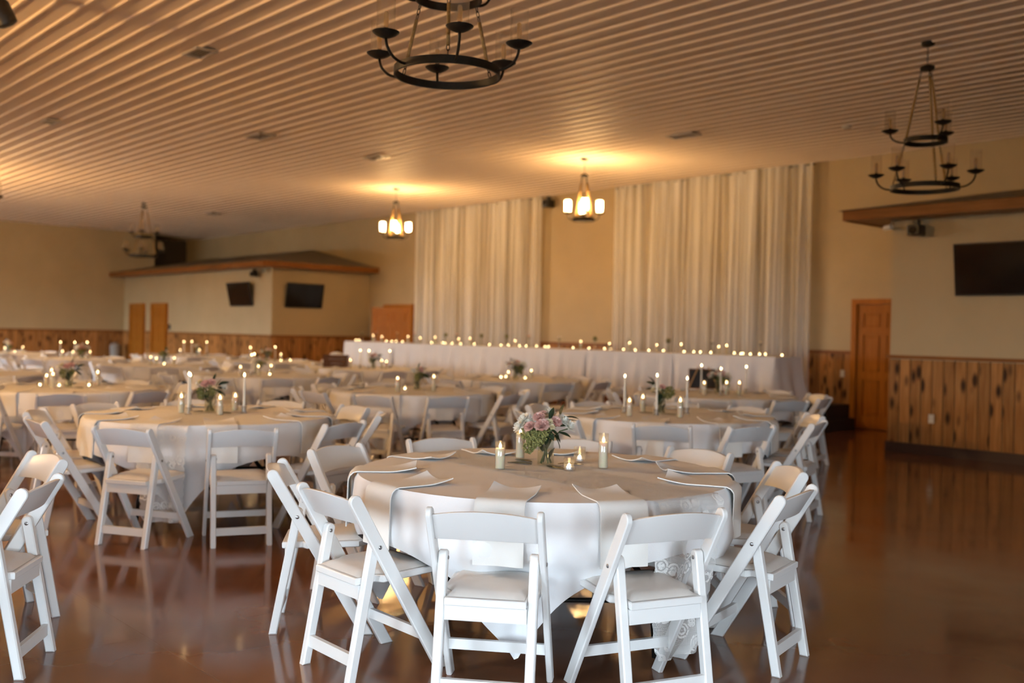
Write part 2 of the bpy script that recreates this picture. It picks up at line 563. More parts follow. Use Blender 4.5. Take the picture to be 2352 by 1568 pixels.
# ceiling: ribbed liner panels running along the back wall
ceil = empty('ceiling', (0, 0, 0)); ceil['kind'] = 'structure'
PITCH_R, RIBH = 0.2286, 0.019
def panel_mesh():
    m = MB()
    prof = []
    for k in range(4):
        y = k * PITCH_R
        prof += [(y, 0.0), (y + 0.094, 0.0), (y + 0.104, -RIBH), (y + 0.126, -RIBH), (y + 0.136, 0.0)]
    prof.append((4 * PITCH_R, 0.0))
    n = len(prof)
    xs = [XL - 2.2, XR + 0.2]
    vs = [(x, y, z) for x in xs for (y, z) in prof] + [(x, y, 0.03) for x in xs for y in (0, 4 * PITCH_R)]
    fs = [(i, n + i, n + i + 1, i + 1) for i in range(n - 1)]
    fs.append((2 * n, 2 * n + 1, 2 * n + 3, 2 * n + 2))
    m.add(vs, fs)
    return m.mesh('ceiling_panel', CEIL)
pm = panel_mesh()
y = YF - 0.2
while y < YB + 0.1:
    put('ceiling_panel', pm, ceil, (0, y, HC))
    y += 4 * PITCH_R

CAPZ, CAPH = 1.20, 0.045
PLW = 0.142

plank_cache = {}
def planks(parent, p0, direction, normal, length, z0=0.13, z1=CAPZ - 0.01, w=PLW):
    """upright boards with V-joints along a wall; direction / normal are unit 2D vectors."""
    n = max(1, round(length / w))
    ww = length / n
    key = (round(ww, 4), round(z0, 3), round(z1, 3))
    if key not in plank_cache:
        b = 0.006
        ol = [(0.003, 0), (ww - 0.003, 0), (ww - 0.003, 0.010), (ww - 0.003 - b, 0.018), (0.003 + b, 0.018), (0.003, 0.010)]
        m = MB()
        k = len(ol)
        m.add([(x, y, z0) for x, y in ol] + [(x, y, z1) for x, y in ol],
              [(i, (i + 1) % k, k + (i + 1) % k, k + i) for i in range(k)] + [tuple(range(k))[::-1], tuple(range(k, 2 * k))])
        plank_cache[key] = m.mesh('plank', PINE)
    me = plank_cache[key]
    # local x = along wall, local y = outwards; mirror-free when normal is direction turned +90
    ang = atan2(direction[1], direction[0])
    left = (-direction[1], direction[0])
    fl = left[0] * normal[0] + left[1] * normal[1] > 0
    for i in range(n):
        if fl:
            q = (p0[0] + direction[0] * ww * i, p0[1] + direction[1] * ww * i)
            a = ang
        else:
            q = (p0[0] + direction[0] * ww * (i + 1), p0[1] + direction[1] * ww * (i + 1))
            a = ang + pi
        put('plank', me, parent, (q[0] + normal[0] * 0.001, q[1] + normal[1] * 0.001, 0), (0, 0, a))

trim_n = [0]
def rail(x0, x1, y0, y1, z0, z1, m=TRIM, name=None):
    trim_n[0] += 1
    return struct(name or 'trim_%d' % trim_n[0], MB().box(x0, x1, y0, y1, z0, z1), m)

# ---- walls
wall_back = struct('wall_back', MB().box(XL - 2.2, XR, YB, YB + 0.15, 0, HC), PAINT)
wl = MB().box(XL - 0.15, XL, YF, 13.1, 0, HC).box(XL - 0.15, XL, 13.1, YB, 0, 3.0)
wall_left = struct('wall_left', wl, PAINT)
struct('wall_alcove', MB().box(XL - 2.0, XL - 1.85, 12.9, YB, 2.9, HC).box(XL - 1.85, XL - 0.15, 12.95, 13.1, 2.9, HC).box(XL - 1.85, XL - 0.15, 13.1, YB, 2.9, 2.99), ALCOVEDARK)
wr_ = MB()
ey_ = [YF]
for wy, ww in RWIN:
    ey_ += [wy - ww / 2, wy + ww / 2]
    wr_.box(XR, XR + 0.15, wy - ww / 2, wy + ww / 2, 0, WIN_Z0).box(XR, XR + 0.15, wy - ww / 2, wy + ww / 2, WIN_Z1, HC)
ey_.append(YB)
for i in range(0, len(ey_), 2):
    wr_.box(XR, XR + 0.15, ey_[i], ey_[i + 1], 0, HC)
wall_right = struct('wall_right', wr_, PAINT)
for i, (wy, ww) in enumerate(RWIN):
    w = MB()
    y0, y1 = wy - ww / 2, wy + ww / 2
    for a, b in ((y0, y0 + 0.05), (y1 - 0.05, y1), (wy - 0.03, wy + 0.03)):
        w.box(XR + 0.06, XR + 0.12, a, b, WIN_Z0, WIN_Z1)
    w.box(XR + 0.06, XR + 0.12, y0, y1, WIN_Z0, WIN_Z0 + 0.05).box(XR + 0.06, XR + 0.12, y0, y1, WIN_Z1 - 0.05, WIN_Z1)
    wo = struct('window_%d' % (len(WIN) + i + 1), w, WHITEPL)
    for a, b in ((y0 + 0.05, wy - 0.03), (wy + 0.03, y1 - 0.05)):
        MB().box(XR + 0.087, XR + 0.093, a, b, WIN_Z0 + 0.05, WIN_Z1 - 0.05).build('pane', PANE, wo)
wf = MB()
edges = [XL - 0.15]
for wx, ww in WIN:
    edges += [wx - ww / 2, wx + ww / 2]
edges.append(XR + 0.15)
for i in range(0, len(edges), 2):
    wf.box(edges[i], edges[i + 1], YF - 0.18, YF, 0, HC)
for wx, ww in WIN:
    wf.box(wx - ww / 2, wx + ww / 2, YF - 0.18, YF, 0, WIN_Z0)
    wf.box(wx - ww / 2, wx + ww / 2, YF - 0.18, YF, WIN_Z1, HC)
struct('wall_front', wf, PAINT)
for i, (wx, ww) in enumerate(WIN):
    w = MB()
    x0, x1 = wx - ww / 2, wx + ww / 2
    for a, b in ((x0, x0 + 0.05), (x1 - 0.05, x1), (wx - 0.03, wx + 0.03)):
        w.box(a, b, YF - 0.13, YF - 0.07, WIN_Z0, WIN_Z1)
    w.box(x0, x1, YF - 0.13, YF - 0.07, WIN_Z0, WIN_Z0 + 0.05).box(x0, x1, YF - 0.13, YF - 0.07, WIN_Z1 - 0.05, WIN_Z1)
    wo = struct('window_%d' % (i + 1), w, WHITEPL)
    for a, b in ((x0 + 0.05, wx - 0.03), (wx + 0.03, x1 - 0.05)):
        MB().box(a, b, YF - 0.103, YF - 0.097, WIN_Z0 + 0.05, WIN_Z1 - 0.05).build('pane', PANE, wo)
struct('ground_outside', MB().box(-60, 40, -60, YF - 0.25, -0.2, -0.12).box(XR + 0.25, 40, YF - 0.25, 40, -0.2, -0.12), mat('gravel', (0.30, 0.29, 0.27, 1), 0.9))

# ---- left annex (washrooms), a lower block with eaves in the far left corner
AX, AY = -22.2, 12.14           # its outer corner
wall_annex = struct('wall_annex_left', MB().box(XL, AX, AY, YB, 0, 2.92), PAINT)
planks(wall_annex, (-28.30, AY), (1, 0), (0, -1), 28.30 - 22.2)
planks(wall_annex, (-29.98, AY), (1, 0), (0, -1), 0.54)
planks(wall_annex, (XL, AY), (1, 0), (0, -1), 0.62)
planks(wall_annex, (AX, AY), (0, 1), (1, 0), YB - AY)
planks(wall_left, (XL, 2.5), (0, 1), (1, 0), AY - 2.5)
rail(-28.30, AX + 0.03, AY - 0.035, AY, CAPZ - 0.01, CAPZ + CAPH)
rail(-29.98, -29.44, AY - 0.035, AY, CAPZ - 0.01, CAPZ + CAPH)
rail(XL + 0.03, -31.08, AY - 0.035, AY, CAPZ - 0.01, CAPZ + CAPH)
rail(AX, AX + 0.035, AY, YB, CAPZ - 0.01, CAPZ + CAPH)
rail(XL, XL + 0.035, YF, AY - 0.036, CAPZ - 0.01, CAPZ + CAPH)
rail(-28.30, AX + 0.02, AY - 0.022, AY, 0, 0.128, TRIM, 'baseboard_annex')
rail(AX, AX + 0.022, AY, YB, 0, 0.128, TRIM, 'baseboard_annex_side')
rail(XL, XL + 0.022, YF, AY - 0.03, 0, 0.128, TRIM, 'baseboard_left')

def eave(name, x0, x1, y0, y1, z0, z1, slope):
    """flat soffit, fascia boards and a low hip roof rising to the back wall (y1)."""
    root = empty(name, ((x0 + x1) / 2, y0, z0)); root['kind'] = 'structure'
    off = -Vector(root.location)
    T = Matrix.Translation(off)
    MB().box(x0 + 0.02, x1 - 0.02, y0 + 0.02, y1, z0 + 0.012, z0 + 0.03, T).build('soffit', TRIM, root)
    MB().box(x0, x1, y0, y0 + 0.025, z0, z1, T).build('fascia_board', TRIM, root)
    return root, T
r_, T_ = eave('trim_annex_eave', XL, AX + 0.45, AY - 0.48, YB, 2.905, 3.045, 0.2)
MB().box(AX + 0.425, AX + 0.45, AY - 0.455, YB, 2.905, 3.045, T_).build('fascia_board', TRIM, r_)
ex, ey = AX + 0.46, AY - 0.49
rise = (YB - ey) * 0.19
m = MB()
m.add([(XL, ey, 3.046), (ex, ey, 3.046), (ex, YB, 3.046), (ex - (YB - ey), YB, 3.046 + rise), (XL, YB, 3.046 + rise), (XL, YB, 3.046)],
      [(0, 1, 3, 4), (1, 2, 3), (0, 4, 5), (2, 5, 4, 3), (0, 5, 2, 1)], T_)
m.build('roof_slope', ROOF, r_)

# ---- right block
BX, BY = -6.25, 12.305
wall_block = struct('wall_block_right', MB().box(BX, 3.0, BY, YB, 0, 3.0), PAINT)
planks(wall_block, (BX, BY), (1, 0), (0, -1), 4.26, 0.128)
planks(wall_block, (BX, BY), (0, 1), (-1, 0), YB - BY, 0.128)
rail(BX - 0.035, 3.0, BY - 0.035, BY, CAPZ, CAPZ + CAPH)
rail(BX - 0.03, 3.0, BY - 0.028, BY, 0, 0.126, DKBASE, 'baseboard_block')
rail(BX - 0.028, BX, BY, YB, 0, 0.126, DKBASE, 'baseboard_block_side')
r2, T2 = eave('trim_block_eave', BX - 0.46, 3.0, BY - 0.455, YB, 2.965, 3.095, 0.19)
MB().box(BX - 0.46, BX - 0.435, BY - 0.43, YB, 2.965, 3.095, T2).build('fascia_board', TRIM, r2)
ex, ey = BX - 0.52, BY - 0.50
rise = (YB - ey) * 0.19
m = MB()
m.add([(ex, ey, 3.096), (3, ey, 3.096), (3, YB, 3.096 + rise), (ex + (YB - ey), YB, 3.096 + rise), (ex, YB, 3.096), (3, YB, 3.096)],
      [(0, 1, 2, 3), (4, 0, 3), (4, 3, 2, 5), (1, 5, 2), (0, 4, 5, 1)], T2)
m.build('roof_slope', ROOF, r2)

# ---- back wall wainscot where it shows
for a, b in ((-22.2, -21.42), (-20.14, -19.4), (-15.7, -13.1), (-9.6, -8.27)):
    planks(wall_back, (a, YB), (1, 0), (0, -1), b - a)
    rail(a, b, YB - 0.035, YB, CAPZ - 0.01, CAPZ + CAPH)

# ---- doors
def six_panel(name, w, h, parent, M, mm=OAK):
    """six-panel leaf: slab with proud stiles / rails and raised panels, local x 0..w, face towards -y."""
    o = MB().box(0, w, -0.035, 0.0, 0.0, h, M).build(name, mm, parent)
    st = 0.11
    cols = [(st, w / 2 - 0.05), (w / 2 + 0.05, w - st)]
    rows = [(0.20, 0.78), (0.90, 1.50), (1.62, h - 0.13)]
    f = MB()
    for a, b in ((0, st), (w / 2 - 0.05, w / 2 + 0.05), (w - st, w)):
        f.box(a, b, -0.047, -0.035, 0, h, M)
    zs = [0] + [v for r in rows for v in r] + [h]
    for a, b in zip(zs[::2], zs[1::2]):
        for c0, c1 in cols:
            f.box(c0, c1, -0.047, -0.035, a, b, M)
    f.build('door_frame_rails', mm, o)
    for c0, c1 in cols:
        for a, b in rows:
            g = 0.022
            MB().plate([(c0 + g, a + g), (c1 - g, a + g), (c1 - g, b - g), (c0 + g, b - g)], -0.046, -0.034, 0.010, 'y', M).build('door_panel', mm, o)

def door(name, x0, x1, y, h=2.0, leaf=True, ang=0.0, casing=0.085, M0=None):
    root = empty(name, ((x0 + x1) / 2, y, 0)); root['kind'] = 'structure'
    T = Matrix.Translation((-(x0 + x1) / 2, -y, 0))
    for a, b, z0, z1 in ((x0 - casing, x0, 0, h + casing), (x1, x1 + casing, 0, h + casing), (x0, x1, h, h + casing)):
        MB().box(a, b, y - 0.085, y, z0, z1, T).build('door_casing', OAK, root)
    if leaf:
        if ang == 0:
            six_panel('door_leaf', x1 - x0 - 0.01, h - 0.012, root, T @ Matrix.Translation((x0 + 0.005, y - 0.004, 0.008)))
        else:
            MB().box(x0, x1, y - 0.008, y, 0, h, T).build('painted_dark_opening', DKBASE, root)  # flat dark sheet on the wall, doorway gloom put into its colour
            # hinged on the right jamb, swung into the room
            six_panel('door_leaf', x1 - x0 - 0.01, h - 0.012, root,
                      T @ Matrix.Translation((x1 - 0.01, y - 0.045, 0.008)) @ Matrix.Rotation(ang, 4, 'Z') @ Matrix.Translation((-(x1 - x0 - 0.01), 0, 0)))
    return root, T
d1, T1 = door('door_1', -8.165, -7.25, YB)
MB().ball((-7.33, YB - 0.09, 0.95), 0.03, 10, 8, 1, T1).build('door_knob', CHROME, d1)
d2, T2_ = door('door_2', -21.33, -20.25, YB, ang=radians(28))
d3, T3_ = door('door_3', -30.98, -30.08, AY)
d4, T4_ = door('door_4', -29.33, -28.43, AY)

# ---- stage with steps
struct('floor_stage', MB().box(-21.0, -8.75, 12.45, YB - 0.001, 0.0, 0.38), STAGE)
st = empty('stage_steps', (-8.4, 14.3, 0))
MB().box(-0.345, 0.36, -0.55, 0.43, 0, 0.18).build('lower_step', STEP, st)
MB().box(-0.345, 0.27, -0.30, 0.40, 0.181, 0.395).build('upper_step', STEP, st)
tag(st, 'two black stage steps beside the wooden door near the wainscot', 'steps')

# ================================================================== CHAIRS
CH_Y0, CH_DY, CH_H = 0.205, -0.455, 0.765
def post_y(z):
    return CH_Y0 + CH_DY * z / CH_H

def make_chair():
    root = empty('folding_chair')
    hw = 0.027
    d = Vector((CH_DY, CH_H)).normalized()
    nrm = Vector((d.y, -d.x))
    def post(x0, x1):
        k = hw / d.y
        ol = [(CH_Y0 - k, 0), (CH_Y0 + k, 0)]
        top = Vector((CH_Y0 + CH_DY, CH_H)) - d * hw * 0.7
        a0 = atan2(nrm.y, nrm.x)
        for i in range(9):
            a = a0 + pi * i / 8
            ol.append((top.x + hw * cos(a), top.y + hw * sin(a)))
        return MB().plate(ol, x0, x1, 0.004, 'x').mesh('side_post', WHITE, True, 40)
    posts = {1: put('side_post', post(0.199, 0.2235), root), -1: put('side_post', post(-0.2235, -0.199), root)}
    # rear legs: rounded head on the post, foot at the back
    def leg(x0, x1):
        a, b = Vector((-0.122, 0.59)), Vector((-0.232, 0.0))
        dd = (a - b).normalized(); nn = Vector((dd.y, -dd.x)); h = 0.0185
        k = h / dd.y
        ol = [(b.x - k, 0), (b.x + k, 0)]
        a0 = atan2(nn.y, nn.x)
        for i in range(9):
            t = a0 + pi * i / 8
            ol.append((a.x - dd.x * h + h * 1.15 * cos(t), a.y - dd.y * h + h * 1.15 * sin(t)))
        return MB().plate(ol, x0, x1, 0.005, 'x').mesh('rear_leg', WHITE, True, 40)
    legs = {1: put('rear_leg', leg(0.160, 0.1965), root), -1: put('rear_leg', leg(-0.1965, -0.160), root)}
    # seat frame and apron
    ol = [(-0.157, -0.20), (0.157, -0.20), (0.157, -0.105), (0.19, -0.085), (0.193, 0.16), (0.16, 0.195), (-0.16, 0.195), (-0.193, 0.16), (-0.19, -0.085), (-0.157, -0.105)]
    tilt = Matrix.Translation((0, 0, 0.432)) @ Matrix.Rotation(radians(2.0), 4, 'X')
    sf = MB().plate(ol, -0.030, 0.0, 0.004, 'z', tilt).build('seat_frame', WHITE, root, True, 40)
    MB().box(-0.1585, 0.1585, -0.186, -0.166, 0.338, 0.396).build('seat_apron', WHITE, sf)
    def cush(u, v):
        x, yv = (u - 0.5) * 2, (v - 0.5) * 2
        wx = 0.148 + 0.030 * min(1, max(0, (v - 0.22) / 0.1))
        ex = max(0.0, 1 - abs(x) ** 6) ** 0.5 * max(0.0, 1 - abs(yv) ** 6) ** 0.5
        return (x * wx, yv * 0.178 - 0.004, 0.0012 + 0.021 * ex)
    MB().grid(cush, 14, 14, tilt).build('seat_cushion', VINYL, sf, True)
    # back rest: curved slat, arched along its top
    def back(u, v):
        x = (u - 0.5) * 2
        z0, z1 = 0.646 + 0.008 * (1 - x * x), 0.748 + 0.024 * (1 - x * x)
        bow = -0.030 * (1 - x * x)
        # v runs round the section: front face up, top, back face down, bottom
        k = [(0.0, 0.009), (0.02, 0.0105), (0.98, 0.0105), (1.0, 0.007), (1.0, -0.007), (0.98, -0.0105), (0.02, -0.0105), (0.0, -0.009)]
        i = int(round(v * 8)) % 8
        s, t = k[i]
        z = z0 + (z1 - z0) * s
        return (x * 0.1985, post_y(z) + bow + t, z)
    m = MB().grid(back, 14, 8)
    m.build('backrest', WHITE, root, True, 45)
    zf = 0.155
    MB().box(-0.199, 0.199, post_y(zf) - 0.010, post_y(zf) + 0.010, zf - 0.021, zf + 0.021).build('front_stretcher', WHITE, root)
    yr = -0.232 + 0.11 * 0.10 / 0.59
    MB().box(-0.160, 0.160, yr - 0.010, yr + 0.010, 0.074, 0.124).build('rear_stretcher', WHITE, root)
    for sx in (-1, 1):
        T = Matrix.Translation((sx * 0.2235, post_y(0.555), 0.555)) @ Matrix.Rotation(sx * pi / 2, 4, 'Y')
        MB().lathe([(0.0085, 0.0), (0.0085, 0.002), (0.005, 0.004)], 10, T, False, True).build('bolt', CHROME, posts[sx], True, 40)
        T = Matrix.Translation((sx * 0.160, -0.127, 0.562)) @ Matrix.Rotation(-sx * pi / 2, 4, 'Y')
        MB().lathe([(0.008, 0.0), (0.008, 0.002), (0.005, 0.004)], 10, T, False, True).build('bolt', CHROME, legs[sx], True, 40)
    return root
CHAIR0 = make_chair()
chair_used = [False]
def place_chair(x, y, facing, label, detail=True):
    """x, y = where the top of the back is; facing = heading of the sitter, radians."""
    if not chair_used[0]:
        c = CHAIR0; chair_used[0] = True
    else:
        c = copy_tree(CHAIR0)
    c.location = (x + 0.25 * cos(facing), y + 0.25 * sin(facing), 0)
    c.rotation_euler = (0, 0, facing - pi / 2)
    tag(c, label, 'chair', 'white folding chairs around the round tables')
    return c

# ================================================================== ROUND TABLES
TR = 0.914
TOPZ = 0.752
TABLES = {  # name: (x, y, cloth angle deg, description)
    'A1': (-3.53, 3.44, -52, 'nearest front-row table'),
    'A2': (-7.28, 3.47, -40, 'second front-row table'),
    'A3': (-11.02, 3.62, -48, 'third front-row table'),
    'A4': (-14.5, 3.52, -43, 'fourth front-row table'),
    'B1': (-5.48, 6.80, -50, 'nearest middle-row table'),
    'B2': (-9.12, 6.78, -58, 'second middle-row table'),
    'B3': (-12.96, 6.92, -45, 'third middle-row table'),
    'B4': (-16.71, 6.95, -41, 'fourth middle-row table'),
    'B5': (-20.0, 6.72, -47, 'fifth middle-row table'),
    'B6': (-23.8, 6.62, -45, 'sixth middle-row table'),
    'C1': (-7.08, 9.70, -49, 'nearest back-row table'),
    'C2': (-10.70, 9.84, -44, 'second back-row table'),
    'C3': (-14.41, 9.84, -46, 'third back-row table'),
    'C4': (-18.01, 9.86, -43, 'fourth back-row table'),
    'C5': (-21.62, 9.84, -45, 'fifth back-row table'),
    'Z1': (-5.22, 0.36, -45, 'left-edge foreground table'),
}
def make_table():
    root = empty('round_table')
    MB().lathe([(TR - 0.012, 0.716), (TR, 0.722), (TR, 0.736), (TR - 0.006, 0.741)], 64).build('table_top', GREY, root, True, 40)
    for sx in (-1, 1):
        for sy in (-1, 1):
            p = [(sx * 0.06, sy * 0.03, 0.70), (sx * 0.24, sy * 0.13, 0.62), (sx * 0.42, sy * 0.26, 0.53), (sx * 0.50, sy * 0.34, 0.46), (sx * 0.535, sy * 0.41, 0.36), (sx * 0.54, sy * 0.46, 0.18), (sx * 0.54, sy * 0.47, 0.008)]
            MB().tube(p, 0.0135, 8).build('leg', BLACK, root, True)
        MB().tube([(sx * 0.54, -0.44, 0.26), (sx * 0.54, 0.44, 0.26)], 0.011, 8).build('brace', BLACK, root, True)
    return root
TABLE0 = make_table()

def cloth_mesh(ang, seed, nth=288):
    r = random.Random(seed)
    half = 1.143
    ph = [r.uniform(0, 2 * pi) for _ in range(6)]
    a0 = radians(ang) - pi / 4
    def smax(th):
        t = th - a0
        return half / max(abs(cos(t)), abs(sin(t))) - TR
    NS = 13
    rings_top = [0.0001, 0.3, 0.6, 0.8, 0.9]
    vs, fs = [], []
    R0 = TR + 0.004
    for k in range(len(rings_top) + NS + 1):
        for i in range(nth):
            th = 2 * pi * i / nth
            if k < len(rings_top):
                q = rings_top[k]
                z = TOPZ + 0.0012 * sin(3 * th + ph[0]) * q
                vs.append((q * cos(th), q * sin(th), z)); continue
            u = (k - len(rings_top)) / NS
            S = smax(th)
            s = S * u
            # folds
            corner = min(1.0, max(0.0, (S - 0.30) / 0.38))
            fold = (cos(9 * th + ph[1]) * 0.55 + cos(14 * th + ph[2]) * 0.45 + 0.35 * cos(23 * th + ph[3]))
            amp = 0.050 * min(1.0, (s / 0.35)) ** 1.3
            rad = R0 + 0.006 + 0.02 * min(1, s / 0.15) + amp * fold * (0.5 + 0.6 * corner)
            # below the seats the long corners are pushed in by the chairs
            inward = max(0.0, min(1.0, (s - 0.20) / 0.16))
            rad -= 0.17 * (inward * inward * (3 - 2 * inward)) * (0.35 + 0.65 * corner)
            # corner narrows towards its tip: pull angles to the middle of the corner
            dz = s
            if u == 0:
                rad, dz = TR - 0.002, -0.0
            x, y_, z = rad * cos(th), rad * sin(th), TOPZ - dz - (0.0 if u == 0 else 0.002)
            vs.append((x, y_, max(z, 0.012)))
    n = nth
    tot = len(rings_top) + NS + 1
    for k in range(tot - 1):
        for i in range(n):
            j = (i + 1) % n
            fs.append((k * n + i, k * n + j, (k + 1) * n + j, (k + 1) * n + i)[::-1])
    fs.append(tuple(range(n)))
    m = MB(); m.add(vs, fs)
    return m.mesh('tablecloth', CLOTH, True, 55)

CHAIR_SPEC = {
    'A1': [(-91, 1.235, 88.6), (-54.3, 1.255, 129), (-20.5, 1.255, 161), (20.1, 1.24, -167), (57.0, 1.30, -130), (91.4, 1.31, -88.8), (127, 1.34, -58), (163.7, 1.37, -17), (-163.7, 1.36, 18), (-128.5, 1.31, 55)],
    'A2': [(-89.3, 1.29, 88), (-50, 1.325, 120), (-16.7, 1.37, 158), (19, 1.32, -162), (55, 1.31, -127), (90, 1.33, -92), (127, 1.34, -50), (162, 1.35, -20), (-161, 1.33, 17), (-126, 1.31, 57)],
    'Z1': [(51, 1.29, -126), (92, 1.29, -88), (18, 1.3, -160), (126, 1.3, -54), (162, 1.3, -18), (-162, 1.3, 18), (-126, 1.3, 54), (-90, 1.3, 90), (-54, 1.3, 126), (-18, 1.3, 162)],
}
NEARF = ['nearest', 'second nearest', 'middle', 'second farthest', 'farthest']
first_table = [True]
for key, (tx, ty, ca, desc) in TABLES.items():
    if first_table[0]:
        t = TABLE0; first_table[0] = False
    else:
        t = copy_tree(TABLE0)
    t.location = (tx, ty, 0); t.rotation_euler = (0, 0, radians(ca + 12))
    tag(t, 'round folding table with black legs, the ' + desc, 'table', 'round banquet tables')
    c = put('tablecloth', cloth_mesh(ca, sum(ord(q) for q in key) * 7), None, (tx, ty, 0))
    tag(c, 'white square cloth draped over the ' + desc, 'tablecloth', 'white tablecloths on round tables')
    spec = CHAIR_SPEC.get(key)
    if spec is None:
        spec = [(-90 + 36 * k + rng.uniform(-3, 3), rng.uniform(1.26, 1.36), -90 + 36 * k + 180 + rng.uniform(-7, 7)) for k in range(10)]
    pts = []
    for a, r, f in spec:
        x, y_ = tx + r * cos(radians(a)), ty + r * sin(radians(a))
        pts.append((x, y_, radians(f)))
    # sort into a left and a right half as the camera sees them
    vd = Vector((tx, ty)).normalized()
    rt = Vector((vd.y, -vd.x))
    srt = sorted(pts, key=lambda p: (p[0] - tx) * rt.x + (p[1] - ty) * rt.y)
    for side, half_ in (('left', srt[:5]), ('right', srt[5:])):
        half_ = sorted(half_, key=lambda p: (p[0] - tx) * vd.x + (p[1] - ty) * vd.y)
        for i, p in enumerate(half_):
            place_chair(p[0], p[1], p[2], 'white folding chair, %s on the %s side of the %s' % (NEARF[i], side, desc))

# ---- lace runners
def lace(key, ang, drop0, drop1, label, wid=0.19):
    tx, ty = TABLES[key][0], TABLES[key][1]
    L0, L1 = -(TR + drop0), TR + drop1
    R = TR + 0.045
    def path(s):
        a = abs(s); sg = 1 if s > 0 else -1
        if a < TR: return (s, TOPZ + 0.004)
        if a < TR + 0.06:
            t = (a - TR) / 0.06
            return (sg * (TR + 0.042 * sin(t * pi / 2)), TOPZ + 0.004 - 0.042 * (1 - cos(t * pi / 2)))
        d = a - TR - 0.06
        return (sg * (TR + 0.042 - 0.06 * min(1, d / 0.5)), TOPZ - 0.038 - d)
    n = 150
    m = MB(); uvs = []
    vs, fs = [], []
    nu = 10
    for i in range(n + 1):
        s = L0 + (L1 - L0) * i / n
        w = wid * (1 + 0.10 * abs(sin(s * 2 * pi / 0.11)))
        end = min(1.0, min(i, n - i) / 4.0)
        for k in range(nu + 1):
            q = (k / nu - 0.5) * 2
            x, z = path(s)
            hang = max(0.0, abs(s) - TR)
            x += 0.02 * sin(q * 5 + s * 3) * min(1, hang / 0.3) * (1 if s > 0 else -1)
            yv = q * w * (0.8 + 0.2 * sqrt(end)) * (1 - 0.25 * min(1, hang / 0.6))
            # over the round rim the sides fall sooner
            edge = sqrt(max(0.0, TR * TR - yv * yv))
            if abs(s) < TR and abs(s) > edge:
                pass
            vs.append((x, yv, z)); uvs.append((s, q * wid))
    for i in range(n):
        for k in range(nu):
            a = i * (nu + 1) + k
            fs.append((a, a + 1, a + nu + 2, a + nu + 1))
    me = bpy.data.meshes.new('lace_runner')
    me.from_pydata(vs, [], fs)
    ul = me.uv_layers.new(name='UVMap')
    for lp in me.loops:
        ul.data[lp.index].uv = uvs[lp.vertex_index]
    me.materials.append(LACE); me.shade_smooth(); me.update()
    o = put('lace_runner', me, None, (tx, ty, 0), (0, 0, radians(ang)))
    tag(o, label, 'table runner')
lace('A1', -3, 0.45, 0.70, 'white lace runner across the nearest front-row table, trailing to the floor')
lace('A2', -46, 0.45, 0.69, 'white lace runner across the second front-row table')

# ---- napkins, folded over the rim at each seat
def napkin_mesh(seed, top=0.27, hang=0.24, w=0.105):
    r = random.Random(seed)
    k1, k2 = r.uniform(-1, 1), r.uniform(0.3, 1.0)
    def base(u, s):
        q = (u - 0.5) * 2
        yv = q * w
        edge = sqrt(TR * TR - yv * yv)
        d = s * (top + 0.05 + hang) - top     # distance past the rim
        lift = 0.0
        if d < -top * 0.55:
            lift = 0.022 * ((-d / top - 0.55) / 0.45) ** 1.5 * (0.15 + 0.85 * q * q) * (1.25 + 0.3 * k1 * q) * k2
        if d < 0:
            return Vector((edge + d, yv + 0.02 * k1 * d, TOPZ + 0.004 + lift)), Vector((0, 0, 1))
        if d < 0.06:
            t = d / 0.06 * pi / 2
            return Vector((edge + 0.040 * sin(t), yv, TOPZ + 0.004 - 0.040 * (1 - cos(t)))), Vector((sin(t), 0, cos(t)))
        return Vector((edge + 0.040 + 0.006 * sin(q * 3 + k1 * 2) * (d / hang), yv, TOPZ - 0.036 - (d - 0.06))), Vector((1, 0, 0))
    m = MB()
    nu, nv = 8, 30
    vs, fs = [], []
    for layer, h in ((0, 0.0), (1, 0.005)):
        for j in range(nv + 1):
            for i in range(nu + 1):
                p, nn = base(i / nu, j / nv)
                vs.append(p + nn * h)
    W = nu + 1
    n1 = W * (nv + 1)
    for j in range(nv):
        for i in range(nu):
            a = j * W + i
            fs.append((a, a + W, a + W + 1, a + 1)); b = a + n1
            fs.append((b, b + 1, b + W + 1, b + W))
    rim = [i for i in range(W)] + [j * W + nu for j in range(1, nv + 1)] + [nv * W + i for i in range(nu - 1, -1, -1)] + [j * W for j in range(nv - 1, 0, -1)]
    for i in range(len(rim)):
        a, b = rim[i], rim[(i + 1) % len(rim)]
        fs.append((a, b, b + n1, a + n1))
    m.add(vs, fs)
    return m.mesh('napkin', NAPKIN, True, 60)
NAPS = [napkin_mesh(i, 0.25 + 0.03 * (i % 3), 0.20 + 0.03 * (i % 2)) for i in range(4)]
for key in ('A1', 'A2', 'A3', 'B1', 'B2', 'B3', 'C1', 'C2', 'C3', 'B4', 'B5', 'C4'):
    tx, ty, ca, desc = TABLES[key]
    spec = CHAIR_SPEC.get(key) or [(-90 + 36 * k, 1.3, 0) for k in range(10)]
    pos = []
    for a, r, f in spec:
        ja = a + rng.uniform(-5, 5)
        if key == 'A1' and abs(a + 20.5) < 1: ja = -24
        if key == 'A1' and abs(a - 20.1) < 1: ja = 26
        if key == 'A1' and abs(a + 54.3) < 1: ja = -55
        pos.append(radians(ja))
    vd = Vector((tx, ty)).normalized(); rt = Vector((vd.y, -vd.x))
    lst = sorted(pos, key=lambda a: cos(a) * rt.x + sin(a) * rt.y)
    for side, hf in (('left', lst[:5]), ('right', lst[5:])):
        hf = sorted(hf, key=lambda a: cos(a) * vd.x + sin(a) * vd.y)
        for i, a in enumerate(hf):
            o = put('napkin', NAPS[rng.randrange(4)], None, (tx, ty, 0.0), (0, 0, a))
            tag(o, 'folded white napkin, %s on the %s side of the %s' % (NEARF[i], side, desc), 'napkin', 'napkins on the round tables')

